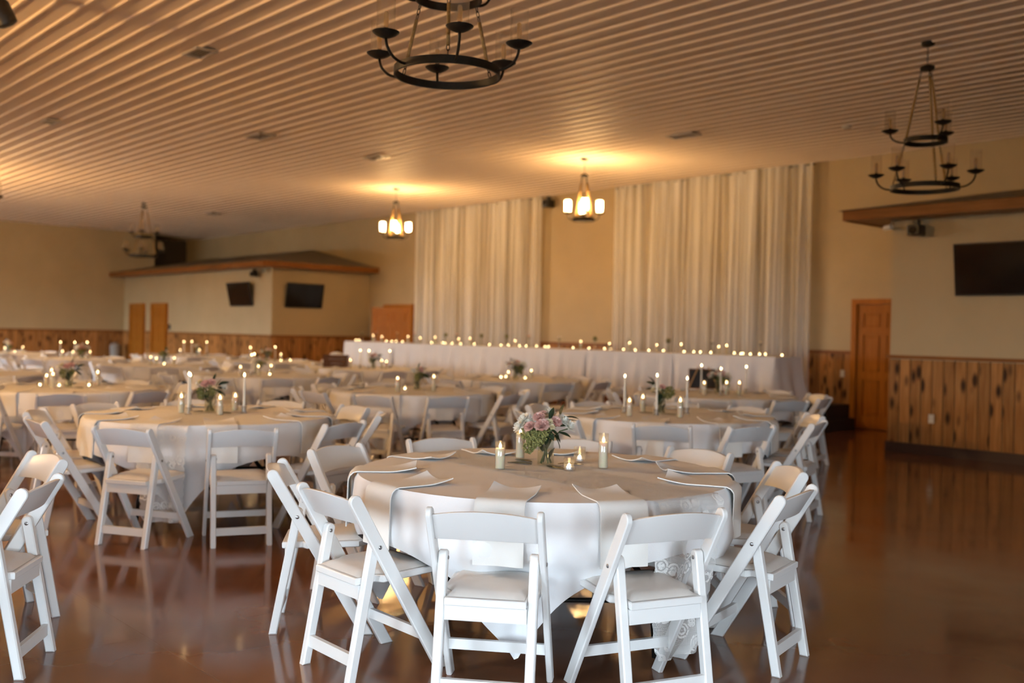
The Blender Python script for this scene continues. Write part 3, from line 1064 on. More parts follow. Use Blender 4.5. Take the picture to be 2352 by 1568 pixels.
# ================================================================== CANDLES
ITEMZ = TOPZ + 0.003
def flame_mesh(h=0.022, r=0.0065, mm=FLAME):
    prof = [(0.0006, 0), (r * 0.75, h * 0.16), (r, h * 0.34), (r * 0.78, h * 0.58), (r * 0.35, h * 0.84), (0.0004, h)]
    return MB().lathe(prof, 10).mesh('flame', mm, True)
FL_ME, FLT_ME = flame_mesh(0.030, 0.0075), flame_mesh(0.014, 0.0060, FLAMET)

def make_pillar(h, r=0.0255, waxh=0.75):
    root = empty('pillar_candle')
    t = 0.0018
    MB().lathe([(r - 0.001, 0.0), (r, 0.002), (r, h - 0.001), (r - t / 2, h), (r - t, h - 0.001), (r - t, 0.004)], 24, None, True, False).build('glass_cylinder', GLASS, root, True, 50)
    wr = r - t - 0.0012
    MB().lathe([(wr, 0.0045), (wr, h * waxh - 0.003), (wr - 0.002, h * waxh), (wr * 0.55, h * waxh - 0.003), (0.001, h * waxh - 0.004)], 24).build('wax', WAX, root, True, 50)
    put('flame', FL_ME, root, (0, 0, h * waxh - 0.002))
    return root
def make_votive(h, r):
    root = empty('votive_candle')
    t = 0.002
    MB().lathe([(r - 0.004, 0.0), (r, 0.003), (r, h - 0.001), (r - t / 2, h), (r - t, h - 0.001), (r - t, 0.006)], 24, None, True, False).build('glass_cup', GLASS, root, True, 50)
    cr = r * 0.62
    MB().lathe([(cr, 0.0065), (cr, 0.021), (cr - 0.001, 0.0215), (0.002, 0.0205)], 18).build('tealight_cup', CUP, root, True, 50)
    put('flame', FLT_ME, root, (0, 0, 0.021), None).scale = (1.5, 1.5, 1.3)
    return root
def make_taper(h):
    root = empty('taper_candle')
    # beaded crystal holder
    m = MB()
    for zz, rr, n in ((0.008, 0.020, 8), (0.022, 0.014, 6), (0.036, 0.014, 6), (0.050, 0.017, 7)):
        for i in range(n):
            a = 2 * pi * i / n + zz * 30
            m.ball((rr * cos(a), rr * sin(a), zz), 0.0078, 8, 6)
    hol = m.build('beaded_holder', CRYSTAL, root, True)
    hol['kind'] = 'stuff'
    MB().lathe([(0.0100, 0.012), (0.0098, 0.10), (0.0078, h - 0.006), (0.003, h)], 14).build('wax', TAPERW, root, True, 50)
    put('flame', FL_ME, root, (0, 0, h))
    return root
PROTO = {'p': {}, 'v': {}, 't': {}}
def candle(kind, h, x, y, z, r=None):
    key = (round(h, 3), r)
    d = PROTO[kind]
    if key not in d:
        o = make_pillar(h, r or 0.0255) if kind == 'p' else make_votive(h, r or 0.027) if kind == 'v' else make_taper(h)
        d[key] = o
    else:
        o = copy_tree(d[key])
    o.location = (x, y, z)
    o.rotation_euler = (0, 0, rng.uniform(0, 6.28))
    return o

CAND = {
    'A1': [('p', .140, -3.698, 3.297), ('p', .178, -3.965, 3.68), ('p', .178, -3.427, 3.759), ('v', .062, -3.458, 3.543, .027), ('v', .082, -3.662, 3.831, .0315)],
    'A2': [('p', .165, -7.452, 3.31), ('t', .30, -7.30, 3.30), ('p', .165, -7.172, 3.496), ('p', .150, -7.488, 3.782), ('t', .29, -7.23, 3.726), ('t', .28, -7.56, 3.43)],
    'A3': [('p', .14, -11.274, 3.50), ('p', .20, -11.50, 3.62), ('p', .19, -10.82, 3.42), ('p', .18, -11.254, 4.03), ('v', .075, -11.10, 3.38, .03), ('v', .062, -10.93, 3.52), ('v', .062, -10.86, 3.80)],
    'B2': [('p', .19, -8.90, 6.409), ('p', .21, -8.863, 6.88), ('v', .07, -9.05, 6.62)],
    'B1': [('p', .165, -5.493, 6.334), ('t', .31, -5.72, 6.53), ('p', .165, -5.745, 6.804), ('t', .33, -5.42, 6.60), ('p', .18, -5.19, 6.628), ('t', .30, -5.38, 6.96)],
    'C1': [('t', .32, -7.29, 9.70), ('p', .18, -7.006, 9.381), ('t', .30, -6.867, 9.507), ('p', .18, -6.939, 9.72), ('p', .18, -6.84, 9.834), ('t', .31, -6.99, 10.187)],
    'C2': [('p', .13, -10.626, 9.60), ('v', .075, -10.80, 9.614), ('p', .16, -10.515, 9.948), ('v', .07, -10.44, 9.76), ('v', .06, -10.9, 9.8)],
    'B3': [('p', .15, -12.8, 6.533), ('t', .28, -12.72, 6.66), ('p', .17, -12.599, 6.70), ('p', .16, -12.90, 7.06), ('t', .28, -13.1, 6.9), ('v', .065, -12.55, 6.85)],
    'C3': [('p', .17, -14.70, 9.57), ('t', .30, -14.62, 9.72), ('p', .17, -14.50, 10.09), ('t', .30, -14.35, 9.72), ('p', .16, -14.2, 9.98), ('t', .30, -14.3, 10.12)],
    'B4': [('p', .17, -16.552, 6.80), ('p', .14, -16.60, 6.92), ('p', .15, -16.49, 7.186), ('v', .07, -16.42, 6.98)],
    'B5': [('t', .30, -20.15, 6.50), ('p', .17, -20.02, 6.50), ('t', .30, -19.95, 6.70), ('p', .16, -19.80, 6.62), ('t', .30, -20.08, 6.98), ('p', .16, -19.86, 6.96)],
    'B6': [('p', .16, -23.9, 6.33), ('p', .14, -23.6, 6.45), ('v', .07, -23.7, 6.68), ('p', .16, -23.75, 6.86)],
    'C5': [('p', .15, -21.85, 9.66), ('t', .30, -21.75, 9.70), ('t', .31, -21.55, 9.80), ('p', .17, -21.42, 9.92), ('t', .30, -21.65, 10.20)],
    'C4': [('t', .26, -18.05, 9.42), ('v', .07, -17.9, 9.5), ('t', .28, -17.86, 9.86), ('p', .18, -17.92, 10.02), ('v', .065, -17.7, 9.9), ('v', .065, -17.75, 10.14)],
}
KNAME = {'p': 'ivory pillar candle in a glass cylinder', 'v': 'small glass votive candle', 't': 'slim white taper candle'}
for key, lst in CAND.items():
    desc = TABLES[key][3]
    for kind in 'pvt':
        sub = sorted([c for c in lst if c[0] == kind], key=lambda c: px((c[2], c[3], 0.8)))
        for i, c in enumerate(sub):
            o = candle(kind, c[1], c[2], c[3], ITEMZ, c[4] if len(c) > 4 else None)
            lab = '%s, %s on the %s' % (KNAME[kind], from_left(i, len(sub)), desc) if len(sub) > 1 else '%s on the %s' % (KNAME[kind], desc)
            tag(o, lab, 'candle', 'candles on the round tables')
            if key in ('A1', 'A2', 'B1'):
                L = bpy.data.lights.new('candle_light', 'POINT')
                L.color = (1.0, 0.55, 0.20)
                L.energy = CANDLE_W * (0.5 if kind == 'v' else 1.0)
                L.shadow_soft_size = 0.006
                lo = bpy.data.objects.new('candle_light', L)
                COL.objects.link(lo)
                lo.parent = o
                lo.location = (0, 0, (c[1] * 0.75 + 0.016) if kind == 'p' else (0.034 if kind == 'v' else c[1] + 0.015))

# ================================================================== FLOWERS
def carnation(seed, r=0.026):
    rr = random.Random(seed)
    m = MB()
    # ruffled petals in layers
    for layer, (n, tilt, ln) in enumerate(((9, 0.15, 1.0), (8, 0.55, 0.95), (7, 0.95, 0.85), (5, 1.25, 0.7))):
        for i in range(n):
            a = 2 * pi * i / n + layer * 0.4 + rr.uniform(-.15, .15)
            t = tilt + rr.uniform(-.12, .12)
            k = r * ln
            M = Matrix.Rotation(a, 4, 'Z') @ Matrix.Rotation(-t, 4, 'Y')
            w = r * 0.50
            vs = []
            for u in range(4):
                q = u / 3
                for v in (-1, -0.35, 0.35, 1):
                    ruff = 0.10 * r * (1 if (int(v * 3) % 2) else -1) * q
                    vs.append((k * q, v * w * (0.25 + 0.75 * q), ruff + 0.12 * r * q * q + rr.uniform(-.03, .03) * r))
            fs = [(u * 4 + v, u * 4 + v + 1, (u + 1) * 4 + v + 1, (u + 1) * 4 + v) for u in range(3) for v in range(3)]
            m.add(vs, fs, M)
    return m.mesh('carnation', PINK)
def mum(seed, r=0.032, mm=WPET):
    rr = random.Random(seed)
    m = MB()
    for layer, (n, tilt) in enumerate(((18, 0.0), (16, 0.35), (13, 0.7), (9, 1.05), (5, 1.35))):
        for i in range(n):
            a = 2 * pi * i / n + layer * 0.2 + rr.uniform(-.08, .08)
            ln = r * (1 - 0.10 * layer) * rr.uniform(.88, 1.05)
            w = r * 0.105
            M = Matrix.Rotation(a, 4, 'Z') @ Matrix.Rotation(-tilt + rr.uniform(-.1, .1), 4, 'Y')
            vs = [(0, -w * .5, 0), (0, w * .5, 0), (ln * .6, -w, .06 * r), (ln * .6, w, .06 * r), (ln * 0.92, -w * .7, .15 * r), (ln * 0.92, w * .7, .15 * r), (ln, 0, .2 * r)]
            m.add(vs, [(0, 2, 3, 1), (2, 4, 5, 3), (4, 6, 5)], M)
    return m.mesh('chrysanthemum', mm)
def leaf(l=0.07, w=0.016, bend=0.25):
    m = MB()
    n = 6
    vs = []
    for i in range(n + 1):
        q = i / n
        ww = w * sin(pi * min(1, q * 0.97 + 0.03)) ** 0.8
        z = -bend * l * q * q
        vs += [(l * q, -ww, z + 0.18 * ww), (l * q, 0, z - 0.002), (l * q, ww, z + 0.18 * ww)]
    fs = []
    for i in range(n):
        a = i * 3
        fs += [(a, a + 3, a + 4, a + 1), (a + 1, a + 4, a + 5, a + 2)]
    m.add(vs, fs)
    return m.mesh('leaf', LEAFD, True)
def filler(seed, n=110, rx=0.035, rz=0.030, mm=FILL):
    rr = random.Random(seed)
    m = MB()
    for _ in range(n):
        a, b = rr.uniform(0, 2 * pi), rr.uniform(-1, 1)
        k = rr.uniform(.55, 1) 
        s = sqrt(1 - b * b) * k
        m.ball((rx * s * cos(a), rx * s * sin(a), rz * b * k), rr.uniform(.0032, .0058), 5, 4)
    return m.mesh('filler_blossoms', mm)
CARN = [carnation(i) for i in range(3)]
MUM = [mum(i) for i in range(2)]
CREAM = mum(9, 0.026, CREAMP)
LEAF, LEAFB, LEAFF = leaf(), leaf(0.095, 0.022, 0.35), leaf(0.115, 0.026, 0.03)
FILLM = [filler(3), filler(4, 120, 0.030, 0.036)]
HYDR = filler(8, 260, 0.050, 0.048)

def make_vase(h=0.165, r=0.043):
    root = empty('glass_vase')
    t = 0.0025
    MB().lathe([(r - 0.004, 0.0), (r, 0.003), (r * 0.98, h * 0.5), (r * 1.02, h - 0.001), (r * 1.02 - t, h), (r * 0.98 - t, h * 0.5), (r - t, 0.008)], 28, None, True, True).build('glass_wall', VGLASS, root, True, 50)
    return root

def place_part(name, me, root, p, d=(0, 0, 1), spin=0.0, sc=1.0):
    o = put(name, me, root, p)
    q = Vector(d).normalized().to_track_quat('Z', 'Y')
    o.rotation_mode = 'QUATERNION'
    o.rotation_quaternion = q @ Matrix.Rotation(spin, 3, 'Z').to_quaternion()
    o.scale = (sc, sc, sc)
    return o

def make_bouquet(kind, seed):
    """kind 1: pink carnations and white chrysanthemums; 2: loose pink / white with dark leaves; 3: green hydrangea."""
    rr = random.Random(seed)
    root = empty('bouquet')
    heads = []
    # right / away axes as the camera sees the table
    R_ = Vector((0.67, 0.74, 0)); A_ = Vector((-0.74, 0.67, 0)); U = Vector((0, 0, 1))
    KX = 1.26
    P = lambda a, b, u: R_ * (a * KX) + A_ * b + U * (u * 1.02)
    if kind == 1:
        spec = [('m', -.088, .00, .228, 1.15), ('m', -.108, -.01, .192, 1.1), ('m', -.066, -.02, .212, 0.95), ('c', -.030, -.03, .238, 1.05), ('c', -.066, -.045, .193, 1.0), ('c', -.018, -.06, .200, 1.25),
                ('c', .036, -.03, .218, 1.05), ('m', .012, .02, .262, 1.05), ('m', .068, -.01, .225, 1.1), ('m', .090, -.03, .200, 1.1), ('c', -.010, .03, .25, 0.9), ('w', .012, -.055, .222, .7), ('w', .022, -.07, .198, .6), ('m', -.02, .06, .225, 1.0), ('m', .05, .05, .22, 1.0), ('c', .08, .04, .21, .9)]
        leaves = [(.072, .01, .262, (0.1, 0.3, 1)), (.095, .0, .255, (1, 0, .15)), (.06, -.03, .178, (1, -.4, -.1)), (.03, -.05, .172, (.6, -.6, -.3)), (.085, -.02, .236, (1, .2, .3)), (.02, -.03, .245, (.1, -.2, 1)), (-.04, .05, .20, (-.6, .6, .2)), (.045, -.04, .155, (.5, -.5, -.6)), (.03, .06, .19, (.4, .8, .1)), (.0, -.05, .19, (.5, -.6, -.5)), (.015, -.045, .20, (.7, -.3, -.4)), (.0, -.04, .175, (.1, -.7, -.7)), (.05, .0, .21, (.6, -.5, .2)), (-.02, -.03, .21, (-.3, -.8, .1))]
        fill = [(-.060, -.04, .150, 0), (-.056, -.055, .118, 1), (-.020, -.055, .148, 1), (-.082, -.03, .160, 0), (-.03, -.05, .128, 0), (-.070, -.05, .098, 1), (-.005, -.055, .165, 0), (-.046, -.02, .165, 0)]
    elif kind == 2:
        spec = [('c', -.02, -.04, .215, 1.2), ('c', .015, -.03, .228, 1.1), ('m', -.075, .0, .215, 1.0), ('m', .085, -.01, .20, .9), ('w', -.055, -.03, .235, .9), ('m', .07, .03, .18, .9), ('m', -.02, .05, .22, .9)]
        leaves = [(.04, -.02, .20, (.4, -.1, 1)), (.055, -.02, .21, (.9, 0, .6)), (.045, -.02, .195, (1, -.1, .1)), (.03, -.04, .18, (.7, -.4, -.1)), (-.03, -.03, .175, (-.6, -.5, 0)), (0, -.05, .17, (0, -1, -.1)), (.02, .0, .24, (.1, 0, 1)), (-.01, -.03, .16, (.1, -.8, -.5)), (.05, -.01, .165, (.8, -.2, -.3))]
        fill = [(-.055, -.035, .165, 0), (-.05, -.03, .135, 1), (.02, -.04, .165, 1)]
    else:
        spec = [('c', .005, -.04, .225, .9), ('m', -.045, -.01, .23, .9), ('w', -.06, -.03, .20, .9), ('w', -.02, -.04, .21, .7)]
        leaves = [(-.04, 0, .24, (-.4, 0, 1)), (-.05, -.01, .25, (-1, 0, .5)), (-.045, -.01, .235, (-.8, -.2, .9)), (-.03, -.02, .18, (-.6, -.5, .2)), (-.01, -.03, .19, (-.1, -.8, .1)), (.0, -.03, .17, (-.3, -.8, -.4)), (-.05, -.0, .21, (-1, .1, .1))]
        fill = []
        place_part('hydrangea', HYDR, root, P(.048, -.01, .180), (0, 0, 1), 0, 1.25)
    names = {'m': 'chrysanthemum', 'c': 'carnation', 'w': 'cream_blossom'}
    for k, a, b, u, sc in spec:
        me = {'m': MUM[rr.randrange(2)], 'c': CARN[rr.randrange(3)], 'w': CREAM}[k]
        d = Vector((R_ * a + A_ * (b - .04) + U * 0.09)).normalized()
        place_part(names[k], me, root, P(a, b, u), d, rr.uniform(0, 6), sc * 1.22)
        heads.append(P(a, b, u))
    for a, b, u, dd in leaves:
        o = put('leaf', LEAFB if (rr.random() < .5 and kind != 1) else LEAF, root, P(a * (.8 if kind == 1 else 1), b, u * (.96 if kind == 1 else 1)))
        q = (R_ * dd[0] + A_ * dd[1] + U * dd[2]).normalized().to_track_quat('X', 'Z')
        o.rotation_mode = 'QUATERNION'; o.rotation_quaternion = q @ Matrix.Rotation(rr.uniform(-.8, .8), 3, 'X').to_quaternion()
    for a, b, u, j in fill:
        o = put('filler_blossoms', FILLM[j], root, P(a, b, u)); o['kind'] = 'stuff'
    for i in range(13):
        hpt = heads[i % len(heads)]
        a = i * 2.4 + rr.uniform(-.4, .4)
        f = Vector((0.031 * cos(a), 0.031 * sin(a), 0.012))
        mid = Vector((-0.028 * cos(a + .5), -0.028 * sin(a + .5), 0.13))
        MB().tube([f, (f + mid) / 2 + Vector((.004 * cos(a + 1.5), .004 * sin(a + 1.5), 0)), mid, (mid + hpt) / 2 + Vector((0, 0, .012)), hpt - Vector((0, 0, .010))], 0.0030, 6).build('stem', STEMG, root, True)
    for i in range(4):
        a = i * 1.7 + .4
        o = put('leaf', LEAF, root, (0.016 * cos(a), 0.016 * sin(a), 0.03 + .02 * i))
        o.rotation_euler = (rr.uniform(-.4, .4), -1.2, a + 1.2)
    return root

VASE0 = make_vase()
vase_used = [False]
BQ = {1: make_bouquet(1, 5), 2: make_bouquet(2, 6), 3: make_bouquet(3, 7)}
bq_used = {1: False, 2: False, 3: False}
FLOW = {'A1': (-3.676, 3.592, 1, 0), 'A2': (-7.426, 3.535, 2, 0), 'A3': (-10.975, 3.632, 2, 0.5), 'B1': (-5.539, 6.80, 3, 0), 'B2': (-9.134, 6.852, 2, 1.2), 'B3': (-12.963, 6.886, 2, 2.0),
        'B4': (-16.60, 7.05, 3, 2.4), 'B5': (-19.93, 6.84, 1, 1.0), 'B6': (-23.75, 6.55, 1, 2.0), 'C1': (-7.142, 9.844, 1, 2.5), 'C2': (-10.6, 9.72, 1, 3.3), 'C3': (-14.42, 9.86, 2, 0.3), 'C4': (-17.95, 9.72, 2, 2.9), 'C5': (-21.6, 9.95, 2, 1.6)}
BLAB = {1: 'pink carnations and white chrysanthemums in a bouquet on the ', 2: 'bouquet of pink and white blossoms with dark leaves on the ', 3: 'bouquet with green hydrangea and dark leaves on the '}
for key, (fx, fy, kind, rz) in FLOW.items():
    if not vase_used[0]:
        v = VASE0; vase_used[0] = True
    else:
        v = copy_tree(VASE0)
    v.location = (fx, fy, ITEMZ)
    tag(v, 'clear glass vase holding flowers on the ' + TABLES[key][3], 'vase', 'flower vases on the round tables')
    if not bq_used[kind]:
        b = BQ[kind]; bq_used[kind] = True
    else:
        b = copy_tree(BQ[kind])
    b.location = (fx, fy, ITEMZ)
    b.rotation_euler = (0, 0, rz)
    tag(b, BLAB[kind] + TABLES[key][3], 'flowers', 'bouquets on the round tables')
# loose dark leaves lying at the foot of the vases
lay = [('A1', -3.79, 3.60, 3.08), ('A1', -3.73, 3.545, 3.55), ('A1', -3.63, 3.555, -0.05), ('A1', -3.655, 3.66, 0.95), ('A2', -7.48, 3.50, 3.25), ('A2', -7.36, 3.56, 0.5),
       ('B1', -5.585, 6.755, 3.5), ('B1', -5.49, 6.78, 0.2), ('B2', -9.09, 6.88, 0.5), ('C1', -7.19, 9.80, 3.4), ('A3', -10.92, 3.66, 0.5)]
cnt = {}
for key, lx, ly, a in lay:
    cnt.setdefault(key, []).append((lx, ly, a))
for key, ls in cnt.items():
    ls = sorted(ls, key=lambda c: px((c[0], c[1], .76)))
    for i, (lx, ly, a) in enumerate(ls):
        o = put('fallen_leaf', LEAFF, None, (lx, ly, ITEMZ + 0.005), (0, 0.0, a))
        o.scale = (1.2, 1.15, 0.6)
        tag(o, ('dark green leaf lying by the vase, %s on the %s' % (from_left(i, len(ls)), TABLES[key][3])) if len(ls) > 1 else 'dark green leaf lying by the vase on the ' + TABLES[key][3], 'leaf', 'loose leaves on the tables')

# ================================================================== CHANDELIERS
def cup_parts(root, x, y, z, lit, ang, watt=0):
    """socket dish, glass cylinder and bulb, dish centre at x, y, z."""
    T = Matrix.Translation((x, y, z))
    MB().lathe([(0.012, -0.03), (0.030, -0.026), (0.060, -0.012), (0.078, 0.002), (0.080, 0.006), (0.076, 0.007), (0.055, -0.004), (0.018, -0.008), (0.017, 0.028), (0.012, 0.03)], 24, T).build('candle_dish', BLACK, root, True, 50)
    r, h = 0.055, 0.205
    MB().lathe([(r, 0.0), (r, h), (r - 0.0025, h + 0.001), (r - 0.0025, 0.0)], 26, T, False, False).build('glass_shade', SHADELIT if lit else SHADE, root, True, 50)
    if lit:
        MB().lathe([(0.010, 0.03), (0.024, 0.042), (0.040, 0.075), (0.043, 0.105), (0.036, 0.14), (0.020, 0.163), (0.004, 0.168)], 16, T).build('bulb', BULBFILL if watt else BULBLIT, root, True)
    else:
        MB().lathe([(0.010, 0.03), (0.0145, 0.04), (0.0145, 0.115), (0.008, 0.125), (0.002, 0.127)], 14, T).build('bulb', BULBG, root, True)

def ring_band(root, z, r, h=0.048, t=0.012, name='ring'):
    MB().lathe([(r - t, z - h / 2), (r, z - h / 2), (r, z + h / 2), (r - t, z + h / 2), (r - t, z - h / 2)], 56, None, False, False).build(name, BLACK, root, True, 40)

def arm(root, a, z, r0, r1, zd):
    ca, sa = cos(a), sin(a)
    pts = []
    for i in range(9):
        t = i / 8 * pi / 2
        rr = r0 + (r1 - r0) * sin(t)
        zz = z - 0.005 + (zd - z - 0.02) * (1 - cos(t))
        pts.append((rr * ca, rr * sa, zz))
    pts = [(r0 * ca * .99, r0 * sa * .99, z - 0.005)] + pts[1:]
    pts.append((r1 * ca, r1 * sa, zd - 0.025))
    return MB().tube(pts, 0.0085, 8).build('arm', BLACK, root, True)

def chain(root, p, q, n, name='chain'):
    p, q = Vector(p), Vector(q)
    d = (q - p)
    ln = d.length / n
    m = MB()
    for i in range(n):
        c = p + d * ((i + .5) / n)
        M = Matrix.Translation(c) @ d.normalized().to_track_quat('Z', 'Y').to_matrix().to_4x4() @ Matrix.Rotation(pi / 2 * (i % 2), 4, 'Z')
        pts = [(0.009 * cos(a), 0, (ln * 0.62) * sin(a)) for a in [2 * pi * k / 10 for k in range(10)]]
        m.tube(pts, 0.0028, 5, M, True)
    o = m.build(name, BLACK, root, True); o['kind'] = 'stuff'

def chandelier(x, y, zlow, label, rot):
    """two tiers: three cups above, six below, hung on rope."""
    root = empty('chandelier', (x, y, HC), rot)
    zl, zu, zh = zlow - HC, zlow + 0.465 - HC, zlow + 1.19 - HC
    MB().lathe([(0.055, -0.035), (0.065, -0.022), (0.065, -0.004), (0.060, 0.0)], 24).build('ceiling_canopy', BLACK, root, True, 40)
    chain(root, (0.0, 0, -0.035), (0, 0, zh + 0.03), max(4, int(-(zh + .03) / 0.035)))
    MB().lathe([(0.055, zh - 0.025), (0.068, zh - 0.018), (0.068, zh + 0.012), (0.03, zh + 0.028), (0.006, zh + 0.034)], 24).build('hub', BLACK, root, True, 40)
    ring_band(root, zl, 0.325); ring_band(root, zu, 0.205)
    for i in range(3):
        a = i * 2 * pi / 3 + 0.91
        ca, sa = cos(a), sin(a)
        p0 = Vector((0.055 * ca, 0.055 * sa, zh - 0.02)); p1 = Vector((0.19 * ca, 0.19 * sa, zu + 0.02))
        c0 = p0.lerp(p1, 0.12)
        chain(root, p0, c0, 3)
        MB().tube([c0, p1], 0.0115, 8).build('rope', ROPE, root, True)
        p2 = Vector((0.20 * ca, 0.20 * sa, zu - 0.02)); p3 = Vector((0.312 * ca, 0.312 * sa, zl + 0.02))
        c1, c2 = p2.lerp(p3, 0.22), p2.lerp(p3, 0.84)
        chain(root, p2, c1, 3)
        MB().tube([c1, c2], 0.0115, 8).build('rope', ROPE, root, True)
        chain(root, c2, p3, 2)
    for i in range(6):
        a = i * pi / 3
        ar = arm(root, a, zl, 0.325, 0.458, zl + 0.145)
        cup_parts(ar, 0.458 * cos(a), 0.458 * sin(a), zl + 0.145, False, a)
    for i in range(3):
        a = i * 2 * pi / 3 + pi / 3
        ar = arm(root, a, zu, 0.205, 0.335, zu + 0.12)
        cup_parts(ar, 0.335 * cos(a), 0.335 * sin(a), zu + 0.12, False, a)
    tag(root, label, 'chandelier', 'black ring chandeliers')
    return root
CH0 = chandelier(-4.81, 3.79, 3.015, 'large unlit black two-tier ring chandelier hanging nearest the camera', radians(30))
def ch_copy(x, y, zlow, label, rot):
    c = copy_tree(CH0)
    c.location = (x, y, HC + (zlow - 3.0) * 0)
    c.rotation_euler = (0, 0, rot)
    tag(c, label, 'chandelier', 'black ring chandeliers')
    return c
chandelier(-4.60, 9.68, 2.955, 'unlit black two-tier ring chandelier at the right, before the block with eaves', radians(22))
chandelier(-24.06, 9.66, 3.11, 'unlit black two-tier ring chandelier far left, above the annex eave', 0.55)
ch_copy(-14.97, 3.50, 3.0, 'unlit black ring chandelier cut off by the left frame edge', radians(30))

def small_chandelier(x, y, label, rot, watt=0):
    root = empty('lit_chandelier', (x, y, HC), rot)
    zl, zh = 3.36 - HC, 4.10 - HC
    MB().lathe([(0.055, -0.035), (0.065, -0.022), (0.065, -0.004), (0.060, 0.0)], 20).build('ceiling_canopy', BLACK, root, True, 40)
    chain(root, (0, 0, -0.035), (0, 0, zh + 0.03), 7)
    MB().lathe([(0.05, zh - 0.025), (0.062, zh - 0.018), (0.062, zh + 0.012), (0.03, zh + 0.028), (0.006, zh + 0.034)], 20).build('hub', BLACK, root, True, 40)
    ring_band(root, zl, 0.185, 0.05)
    for i in range(4):
        a = i * pi / 2 + pi / 4
        ca, sa = cos(a), sin(a)
        p0 = Vector((0.05 * ca, 0.05 * sa, zh - 0.02)); p1 = Vector((0.175 * ca, 0.175 * sa, zl + 0.02))
        c0 = p0.lerp(p1, 0.16)
        chain(root, p0, c0, 3)
        MB().tube([c0, p1], 0.018, 8).build('rope', ROPE, root, True)
    for i in range(4):
        a = i * pi / 2
        ar = arm(root, a, zl, 0.185, 0.268, zl + 0.12)
        cup_parts(ar, 0.268 * cos(a), 0.268 * sin(a), zl + 0.12, True, a, watt)
    tag(root, label, 'chandelier', 'small lit chandeliers before the head table')
    return root
small_chandelier(-11.68, 12.19, 'small glowing chandelier between the two curtain drapes', 0.83)
small_chandelier(-17.12, 12.20, 'small glowing chandelier left of the curtain drapes, farther away', 0.83)

small_chandelier(-22.5, 3.6, 'added fill chandelier outside the view, far left', 0.83, 200)  # unseen lamp, added to warm the left ceiling and annex
small_chandelier(-9.4, -0.6, 'added fill chandelier outside the view, by the windows', 0.83, 200)  # unseen too, added as warm fill for the near tables and ceiling

# ================================================================== HEAD TABLE
HX0, HX1, HY0, HY1, HZ = -20.0, -8.32, 12.86, 13.56, 1.145
SZ = 0.38
nseg = 6
segw = (HX1 - HX0) / nseg
for i in range(nseg):
    x0, x1 = HX0 + i * segw, HX0 + (i + 1) * segw
    t = empty('banquet_table', ((x0 + x1) / 2, (HY0 + HY1) / 2, SZ))
    hw, hd = segw / 2 - 0.012, (HY1 - HY0) / 2 - 0.02
    MB().box(-hw, hw, -hd, hd, 0.72, 0.745).build('table_top', GREY, t)
    for sx in (-1, 1):
        MB().tube([(sx * (hw - .25), -hd + .08, 0.001), (sx * (hw - .25), -hd + .08, .70), (sx * (hw - .25), hd - .08, .70), (sx * (hw - .25), hd - .08, 0.001)], 0.014, 8).build('leg_frame', BLACK, t, True)
    tag(t, 'long banquet table on the stage, %s of the head table' % from_left(i, nseg), 'table', 'head table sections')
    # cloth with a pleated skirt to the stage floor
    rr = random.Random(40 + i)
    ph = [rr.uniform(0, 6.28) for _ in range(4)]
    m = MB()
    first, last = i == 0, i == nseg - 1
    loop = []
    X0 = x0 - (0.0 if first else 0.03); X1 = x1 + (0.0 if last else 0.03)
    n = 70
    for k in range(n + 1):
        loop.append((X0 + (X1 - X0) * k / n, HY0, 0, -1))
    if last:
        for k in range(1, 17): loop.append((X1, HY0 + (HY1 - HY0) * k / 16, 1, 0))
    vs, fs = [], []
    rows = 9
    if first:
        loop = [(X0, HY1 - (HY1 - HY0) * k / 16, -1, 0) for k in range(16)] + loop
    for j in range(rows + 1):
        d = j / rows
        for q, (x, y_, nx, ny) in enumerate(loop):
            s = q * 0.029
            f = (cos(s * 19 + ph[0]) * .5 + cos(s * 11 + ph[1]) * .4 + cos(s * 31 + ph[2]) * .25)
            out = 0.012 + d * 0.045 + 0.046 * f * min(1, d * 1.6)
            if abs(nx) > 0: out += 0.10 * d * d
            vs.append((x + nx * out, y_ + ny * out, HZ + 0.0006 * i - d * (HZ - SZ - 0.012)))
    w = len(loop)
    for j in range(rows):
        for q in range(w - 1):
            a = j * w + q
            fs.append((a, a + 1, a + w + 1, a + w)[::-1])
    m.add(vs, fs)
    zt = HZ + 0.0006 * i
    m.add([(X0, HY0 - .012, zt), (X1, HY0 - .012, zt), (X1, HY1, zt), (X0, HY1, zt)], [(0, 1, 2, 3)])
    c = m.build('head_tablecloth', CLOTH, None, True, 50)
    tag(c, 'long white tablecloth with hanging skirt, %s section of the head table' % from_left(i, nseg), 'tablecloth', 'white cloths on the head table')

# places along the head table (world x)
PIL = [-18.98, -18.78, -17.91, -17.2, -16.81, -16.14, -15.53, -14.28, -12.61, -11.73, -11.35, -10.83, -10.16, -9.49, -9.41]
TEA = [-19.63, -19.7, -18.8, -18.29, -18.32, -17.79, -16.93, -16.73, -16.38, -16.32, -15.77, -15.51, -15.2, -14.61, -14.55, -14.0, -13.96, -13.82, -13.37, -13.42, -12.57, -12.31, -12.06, -11.73, -11.55, -11.1, -10.92, -10.72, -10.12, -10.03, -9.74, -9.64, -9.29, -9.02, -9.08, -8.8, -8.73, -8.72, -8.29]
VAS = [-19.74, -19.25, -18.49, -17.67, -16.65, -16.35, -15.41, -14.7, -14.12, -13.17, -12.32, -11.57, -10.58, -9.72, -8.87]
for i, p in enumerate(PIL):
    Y = HY0 + 0.10 + 0.10 * (i % 3)
    o = candle('p', .15 if i % 2 else .18, p, Y, HZ + 0.005)
    tag(o, 'ivory pillar candle on the head table, %s' % from_left(i, len(PIL)), 'candle', 'pillar candles on the head table')
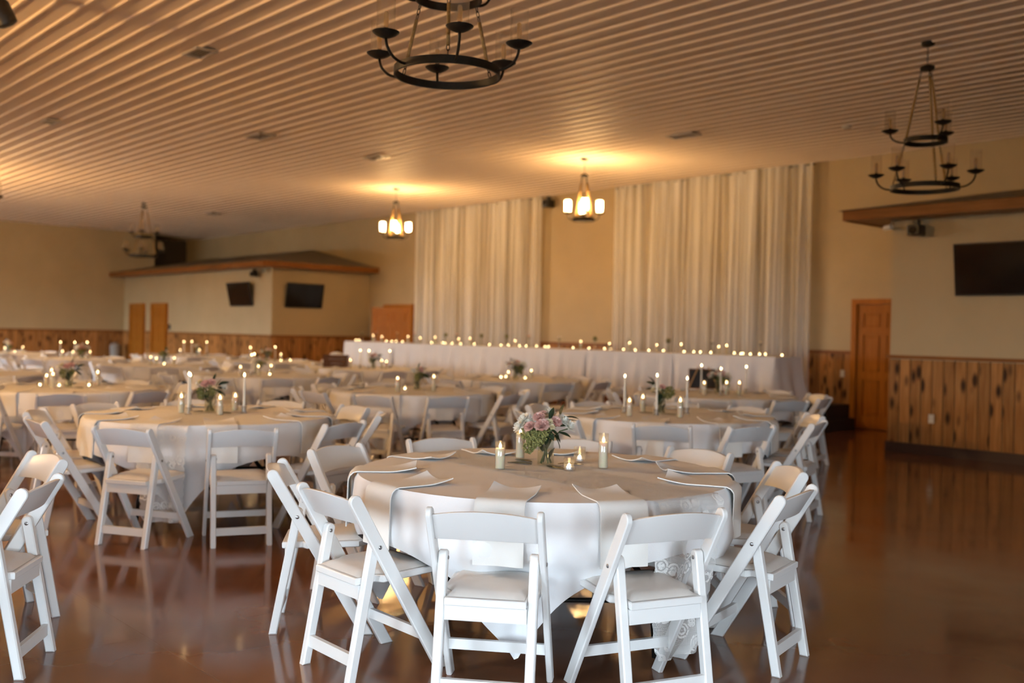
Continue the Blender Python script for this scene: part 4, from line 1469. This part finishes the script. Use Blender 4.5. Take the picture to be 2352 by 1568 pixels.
for i, p in enumerate(TEA):
    Y = HY0 + 0.06 + 0.07 * ((i * 7) % 5)
    o = candle('v', .062, p, Y, HZ + 0.005, .027)
    tag(o, 'small glowing votive candle on the head table, %s' % from_left(i, len(TEA)), 'candle', 'votive candles on the head table')
def make_budvase(kind):
    root = empty('bud_vase')
    MB().lathe([(0.018, 0), (0.022, 0.01), (0.024, 0.06), (0.012, 0.11), (0.014, 0.135)], 16, None, True, False).build('glass_body', VGLASS, root, True, 50)
    MB().tube([(0, 0, 0.01), (0.002, 0, 0.10), (0.004, 0.002, 0.20)], 0.0025, 6).build('stem', STEMG, root, True)
    me = [CARN[0], MUM[0], FILLM[0], CREAM][kind]
    nm = ['carnation', 'chrysanthemum', 'greenery', 'cream_blossom'][kind]
    place_part(nm, me, root, (0.004, 0.002, 0.205), (0, 0, 1), 0, 1.3)
    for a in (0.4, 2.6, 4.4):
        o = put('leaf', LEAF, root, (0.003, 0.001, 0.15), (0, -0.7, a))
    return root
BUD = [make_budvase(k) for k in range(4)]
bud_used = [False] * 4
BNM = ['pink carnation', 'white chrysanthemum', 'green filler sprig', 'cream blossom']
for i, p in enumerate(VAS):
    k = [3, 0, 3, 0, 2, 0, 2, 2, 0, 1, 2, 1, 2, 1, 3][i]
    if bud_used[k]: o = copy_tree(BUD[k])
    else: o = BUD[k]; bud_used[k] = True
    Y = HY0 + 0.30 + 0.06 * (i % 3)
    o.location = (p, Y, HZ + 0.005)
    o.rotation_euler = (0, 0, i * 1.3)
    tag(o, 'slim glass bud vase with %s, %s on the head table' % (BNM[k], from_left(i, len(VAS))), 'vase', 'bud vases on the head table')

# ================================================================== CURTAINS
def drape(name, x0, x1, label, seed, n_panels):
    rr = random.Random(seed)
    root = empty(name, ((x0 + x1) / 2, YB - 0.16, SZ))
    ox = root.location
    MB().tube([(x0 - ox.x - 0.05, 0, 4.335 - SZ), (x1 - ox.x + 0.05, 0, 4.335 - SZ)], 0.012, 8).build('curtain_rod', BLACK, root, True)
    w = (x1 - x0) / n_panels
    for k in range(n_panels):
        a, b = x0 + k * w - 0.03, x0 + (k + 1) * w + 0.03
        ph = [rr.uniform(0, 6.28) for _ in range(5)]
        fr = [rr.uniform(30, 44), rr.uniform(58, 84), rr.uniform(11, 19)]
        dy = 0.022 * (k % 2)
        def fn(u, v):
            x = a + (b - a) * (u + 0.018 * sin(9 * u + ph[4]) * v)
            z = 4.36 - v * (4.36 - SZ - 0.02)
            amp = 0.022 + 0.060 * min(1, v * 2.2)
            s = (b - a) * u
            f = sin(s * fr[0] + ph[0] + 0.5 * v) * .55 + sin(s * fr[1] + ph[1] + 0.8 * v) * .25 + sin(s * fr[2] + ph[2]) * .45
            return (x - ox.x, -0.02 - dy + amp * f, z - SZ)
        MB().grid(fn, 56, 14).build('curtain_panel', SHEER, root, True)
    tag(root, label, 'curtain', 'sheer drapes on the back wall')
drape('sheer_drape', -19.9, -15.48, 'sheer white curtain drape on the back wall, left of the bare strip', 1, 7)
drape('sheer_drape', -13.32, -8.98, 'wide sheer white curtain drape on the back wall, beside the wooden door', 2, 7)

# ================================================================== WALL AND CEILING FIXTURES
def television(x, y, z, w, h, rz, tilt, label):
    root = empty('wall_television', (x, y, z), rz)
    M = Matrix.Translation((0, -0.09, 0)) @ Matrix.Rotation(tilt, 4, 'X')
    MB().plate(rrect(-w / 2, w / 2, -h / 2, h / 2, 0.012), -0.025, 0.022, 0.006, 'y', M).build('bezel', PLASTIC, root, True, 40)
    bz = root.children[0]
    MB().box(-w / 2 + 0.018, w / 2 - 0.018, -0.0275, -0.0255, -h / 2 + 0.022, h / 2 - 0.018, M).build('screen', SCREEN, bz)
    MB().box(-0.12, 0.12, -0.05, 0.0, -0.10, 0.10).build('wall_bracket', PLASTIC, root)
    tag(root, label, 'television', 'wall televisions')
    return root
television(-4.85, BY - 0.005, 2.31, 1.10, 0.64, 0.0, radians(8), 'large black television on the right block wall')
television(-23.72, AY - 0.005, 2.27, 1.22, 0.62, 0.0, radians(12), 'black television on the pale front wall of the left annex')
television(AX + 0.005, 13.0, 2.25, 1.06, 0.62, pi / 2, radians(10), 'black television on the tan side wall of the left annex')

def dome_camera(x, y, z, label, mm=PLASTIC, s=1.0):
    root = empty('ceiling_projector', (x, y, z))
    MB().box(-0.03 * s, 0.03 * s, -0.03, 0.05, 0.06 * s, 0.13 * s).build('bracket', mm, root)
    MB().plate(rrect(-0.085 * s, 0.085 * s, -0.075 * s, 0.07 * s, 0.03 * s), -0.10 * s, 0.08 * s, 0.012, 'y').build('housing', mm, root, True, 40)
    T = Matrix.Translation((0, -0.10 * s, -0.01)) @ Matrix.Rotation(pi / 2, 4, 'X')
    MB().lathe([(0.045 * s, 0), (0.045 * s, 0.02), (0.035 * s, 0.022), (0.030 * s, 0.014)], 16, T).build('lens', SCREEN, root, True, 40)
    tag(root, label, 'speaker')
    return root
dome_camera(-5.86, BY - 0.16, 2.82, 'small black speaker under the right block eave')
dome_camera(-22.84, AY - 0.15, 2.76, 'small black speaker at the left annex corner', PLASTIC, 0.9)
dome_camera(-15.30, YB - 0.12, 4.20, 'black speaker high on the wall between the curtains', PLASTIC, 1.15)
def bullet(x, y, z, label, mm=WHITEPL):
    root = empty('security_camera', (x, y, z))
    T = Matrix.Rotation(pi / 2, 4, 'X') @ Matrix.Rotation(-0.15, 4, 'Y')
    MB().lathe([(0.028, -0.09), (0.032, -0.08), (0.032, 0.06), (0.024, 0.07)], 16, Matrix.Rotation(1.2, 4, 'Z') @ T).build('camera_body', mm, root, True, 40)
    MB().tube([(0, 0.05, 0.0), (0, 0.08, 0.05), (0.0, 0.10, 0.09)], 0.012, 8).build('bracket', mm, root, True)
    tag(root, label, 'camera')
bullet(-6.24, BY - 0.14, 2.88, 'small white security camera under the right eave corner')
bullet(-22.44, AY - 0.14, 2.82, 'small grey security camera at the left annex corner', GREY)

def ceiling_speaker(x, y, label):
    root = empty('ceiling_spotlight', (x, y, HC))
    MB().lathe([(0.05, -0.03), (0.06, 0.0)], 20).build('mount', PLASTIC, root, True, 40)
    MB().tube([(0, 0, -0.03), (0, 0, -0.12)], 0.012, 8).build('stem', PLASTIC, root, True)
    T = Matrix.Translation((0, 0, -0.24)) @ Matrix.Rotation(0.5, 4, 'X')
    MB().lathe([(0.05, -0.13), (0.095, -0.11), (0.10, 0.06), (0.07, 0.11), (0.02, 0.13)], 24, T).build('housing', PLASTIC, root, True, 40)
    tag(root, label, 'spotlight')
ceiling_speaker(-9.57, 2.54, 'black ceiling spotlight cut off at the top left corner')

def register(x, y, w, d, label, mm=VENT, fins=5):
    root = empty('ceiling_vent', (x, y, HC - RIBH))
    for a, b, c, e in ((-w, w, -d, -d + .025), (-w, w, d - .025, d), (-w, -w + .025, -d + .025, d - .025), (w - .025, w, -d + .025, d - .025)):
        MB().box(a, b, c, e, -0.022, 0.0).build('frame_bar', mm, root)
    for i in range(fins):
        yy = -d + .025 + (2 * d - .05) * (i + .5) / fins
        T = Matrix.Translation((0, yy, -0.010)) @ Matrix.Rotation(0.7, 4, 'X')
        MB().box(-w + .025, w - .025, -.014, .014, -.0015, .0015, T).build('slat', mm, root)
    MB().box(-w + .02, w - .02, -d + .02, d - .02, 0.0, 0.004).build('backing', DULL, root)
    tag(root, label, 'vent', 'ceiling air vents')
register(-10.25, 4.69, .19, .12, 'ceiling air vent nearest the camera, left of the big chandelier')
register(-15.35, 4.76, .15, .10, 'small bright ceiling vent near the left frame edge')
register(-14.0, 7.40, .24, .14, 'ceiling air vent in the middle left of the ceiling')
register(-9.18, 11.66, .24, .12, 'ceiling air vent right of the nearer glowing chandelier')
register(-14.2, 9.70, .24, .12, 'ceiling air vent before the farther glowing chandelier')
register(-24.6, 11.7, .20, .12, 'farthest ceiling air vent, above the left annex')
sd = MB().lathe([(0.052, -0.032), (0.065, -0.022), (0.068, 0.0)], 24).build('smoke_detector', WHITEPL, None, True, 40, (-7.14, 12.66, HC - RIBH))
tag(sd, 'round white smoke detector on the ceiling beside the right chandelier', 'detector')

def outlet(x, y, z, rz, label):
    root = empty('wall_outlet', (x, y, z), rz)
    MB().plate(rrect(-0.037, 0.037, -0.058, 0.058, 0.006), -0.024, -0.018, 0.002, 'y').build('cover_plate', PLATE, root, True, 40)
    for zz in (-.022, .022):
        MB().plate(rrect(-0.016, 0.016, zz - 0.013, zz + 0.013, 0.008), -0.0265, -0.0238, 0.0008, 'y').build('socket', WHITEPL, root)
    tag(root, label, 'outlet')
outlet(-5.68, BY, 0.46, 0, 'ivory wall outlet low on the right block planks')
outlet(-8.42, YB, 0.87, 0, 'ivory switch plate on the wainscot beside the wooden door')
th = empty('thermostat', (-28.19, AY - 0.002, 1.39))
MB().plate(rrect(-0.05, 0.05, -0.08, 0.08, 0.01), -0.035, 0.0, 0.004, 'y').build('case', PLASTIC, th, True, 40)
MB().box(-0.03, 0.03, -0.037, -0.0355, 0.0, 0.04).build('display', SCREEN, th)
tag(th, 'small dark thermostat beside the washroom door', 'thermostat')
bn = empty('waste_bin', (-31.2, 11.7, 0))
MB().lathe([(0.13, 0.0), (0.15, 0.01), (0.165, 0.72), (0.17, 0.74)], 24).build('bin_body', GREY, bn, True, 40)
MB().lathe([(0.172, 0.741), (0.165, 0.78), (0.10, 0.84), (0.02, 0.86)], 24).build('bin_lid', GREY, bn, True, 40)
tag(bn, 'grey waste bin in the corner by the washroom doors', 'bin')

# ---- things standing on the farther tables
bx = empty('wooden_crate', (-15.17, 9.58, TOPZ + 0.002), 0.83)
for zz in (0.0, 0.075, 0.15):
    MB().box(-0.20, 0.20, -0.13, -0.118, zz, zz + 0.068).build('slat', CRATE, bx)
    MB().box(-0.20, 0.20, 0.118, 0.13, zz, zz + 0.068).build('slat', CRATE, bx)
for sx in (-1, 1):
    MB().box(sx * 0.20 - 0.008, sx * 0.20 + 0.008, -0.117, 0.117, 0.0, 0.218).build('end_board', CRATE, bx)
MB().box(-0.19, 0.19, -0.117, 0.117, 0.0, 0.008).build('bottom_board', CRATE, bx)
tag(bx, 'dark brown slatted crate on the third back-row table', 'crate')
def bundle(u, v):
    a, b = u * 2 * pi, v * pi
    r = 0.105 * (1 + .12 * sin(5 * a + 3 * v) * sin(b))
    return (1.35 * r * sin(b) * cos(a), .9 * r * sin(b) * sin(a), 0.13 - r * 1.15 * cos(b))
o = MB().grid(bundle, 24, 12, None, True).build('cloth_bundle', NAPKIN, None, True, None, (-15.17, 9.58, TOPZ + 0.022))
o.rotation_euler = (0, 0, .83)
tag(o, 'cream bundle of cloth piled in the dark crate', 'cloth')
ea = empty('tabletop_sign', (-7.52, 10.05, TOPZ + 0.003), 0.80)
TS = Matrix.Rotation(radians(-10), 4, 'X')
MB().box(-0.16, 0.16, -0.006, 0.006, 0.05, 0.26, TS).build('chalk_panel', CHALK, ea)
for a, b, c, d in ((-.175, .175, .26, .278), (-.175, .175, .032, .05), (-.175, -.16, .05, .26), (.16, .175, .05, .26)):
    MB().box(a, b, -0.011, 0.011, c, d, TS).build('frame_bar', CRATE, ea)
for sx in (-1, 1):
    MB().tube([(sx * 0.20, -0.05, 0.0), (sx * 0.06, 0.035, 0.30)], 0.008, 6).build('easel_leg', PALEWOOD, ea)
MB().tube([(0, 0.16, 0.0), (0, 0.045, 0.29)], 0.008, 6).build('easel_leg', PALEWOOD, ea)
tag(ea, 'small black chalkboard sign on an easel, nearest back-row table', 'sign')
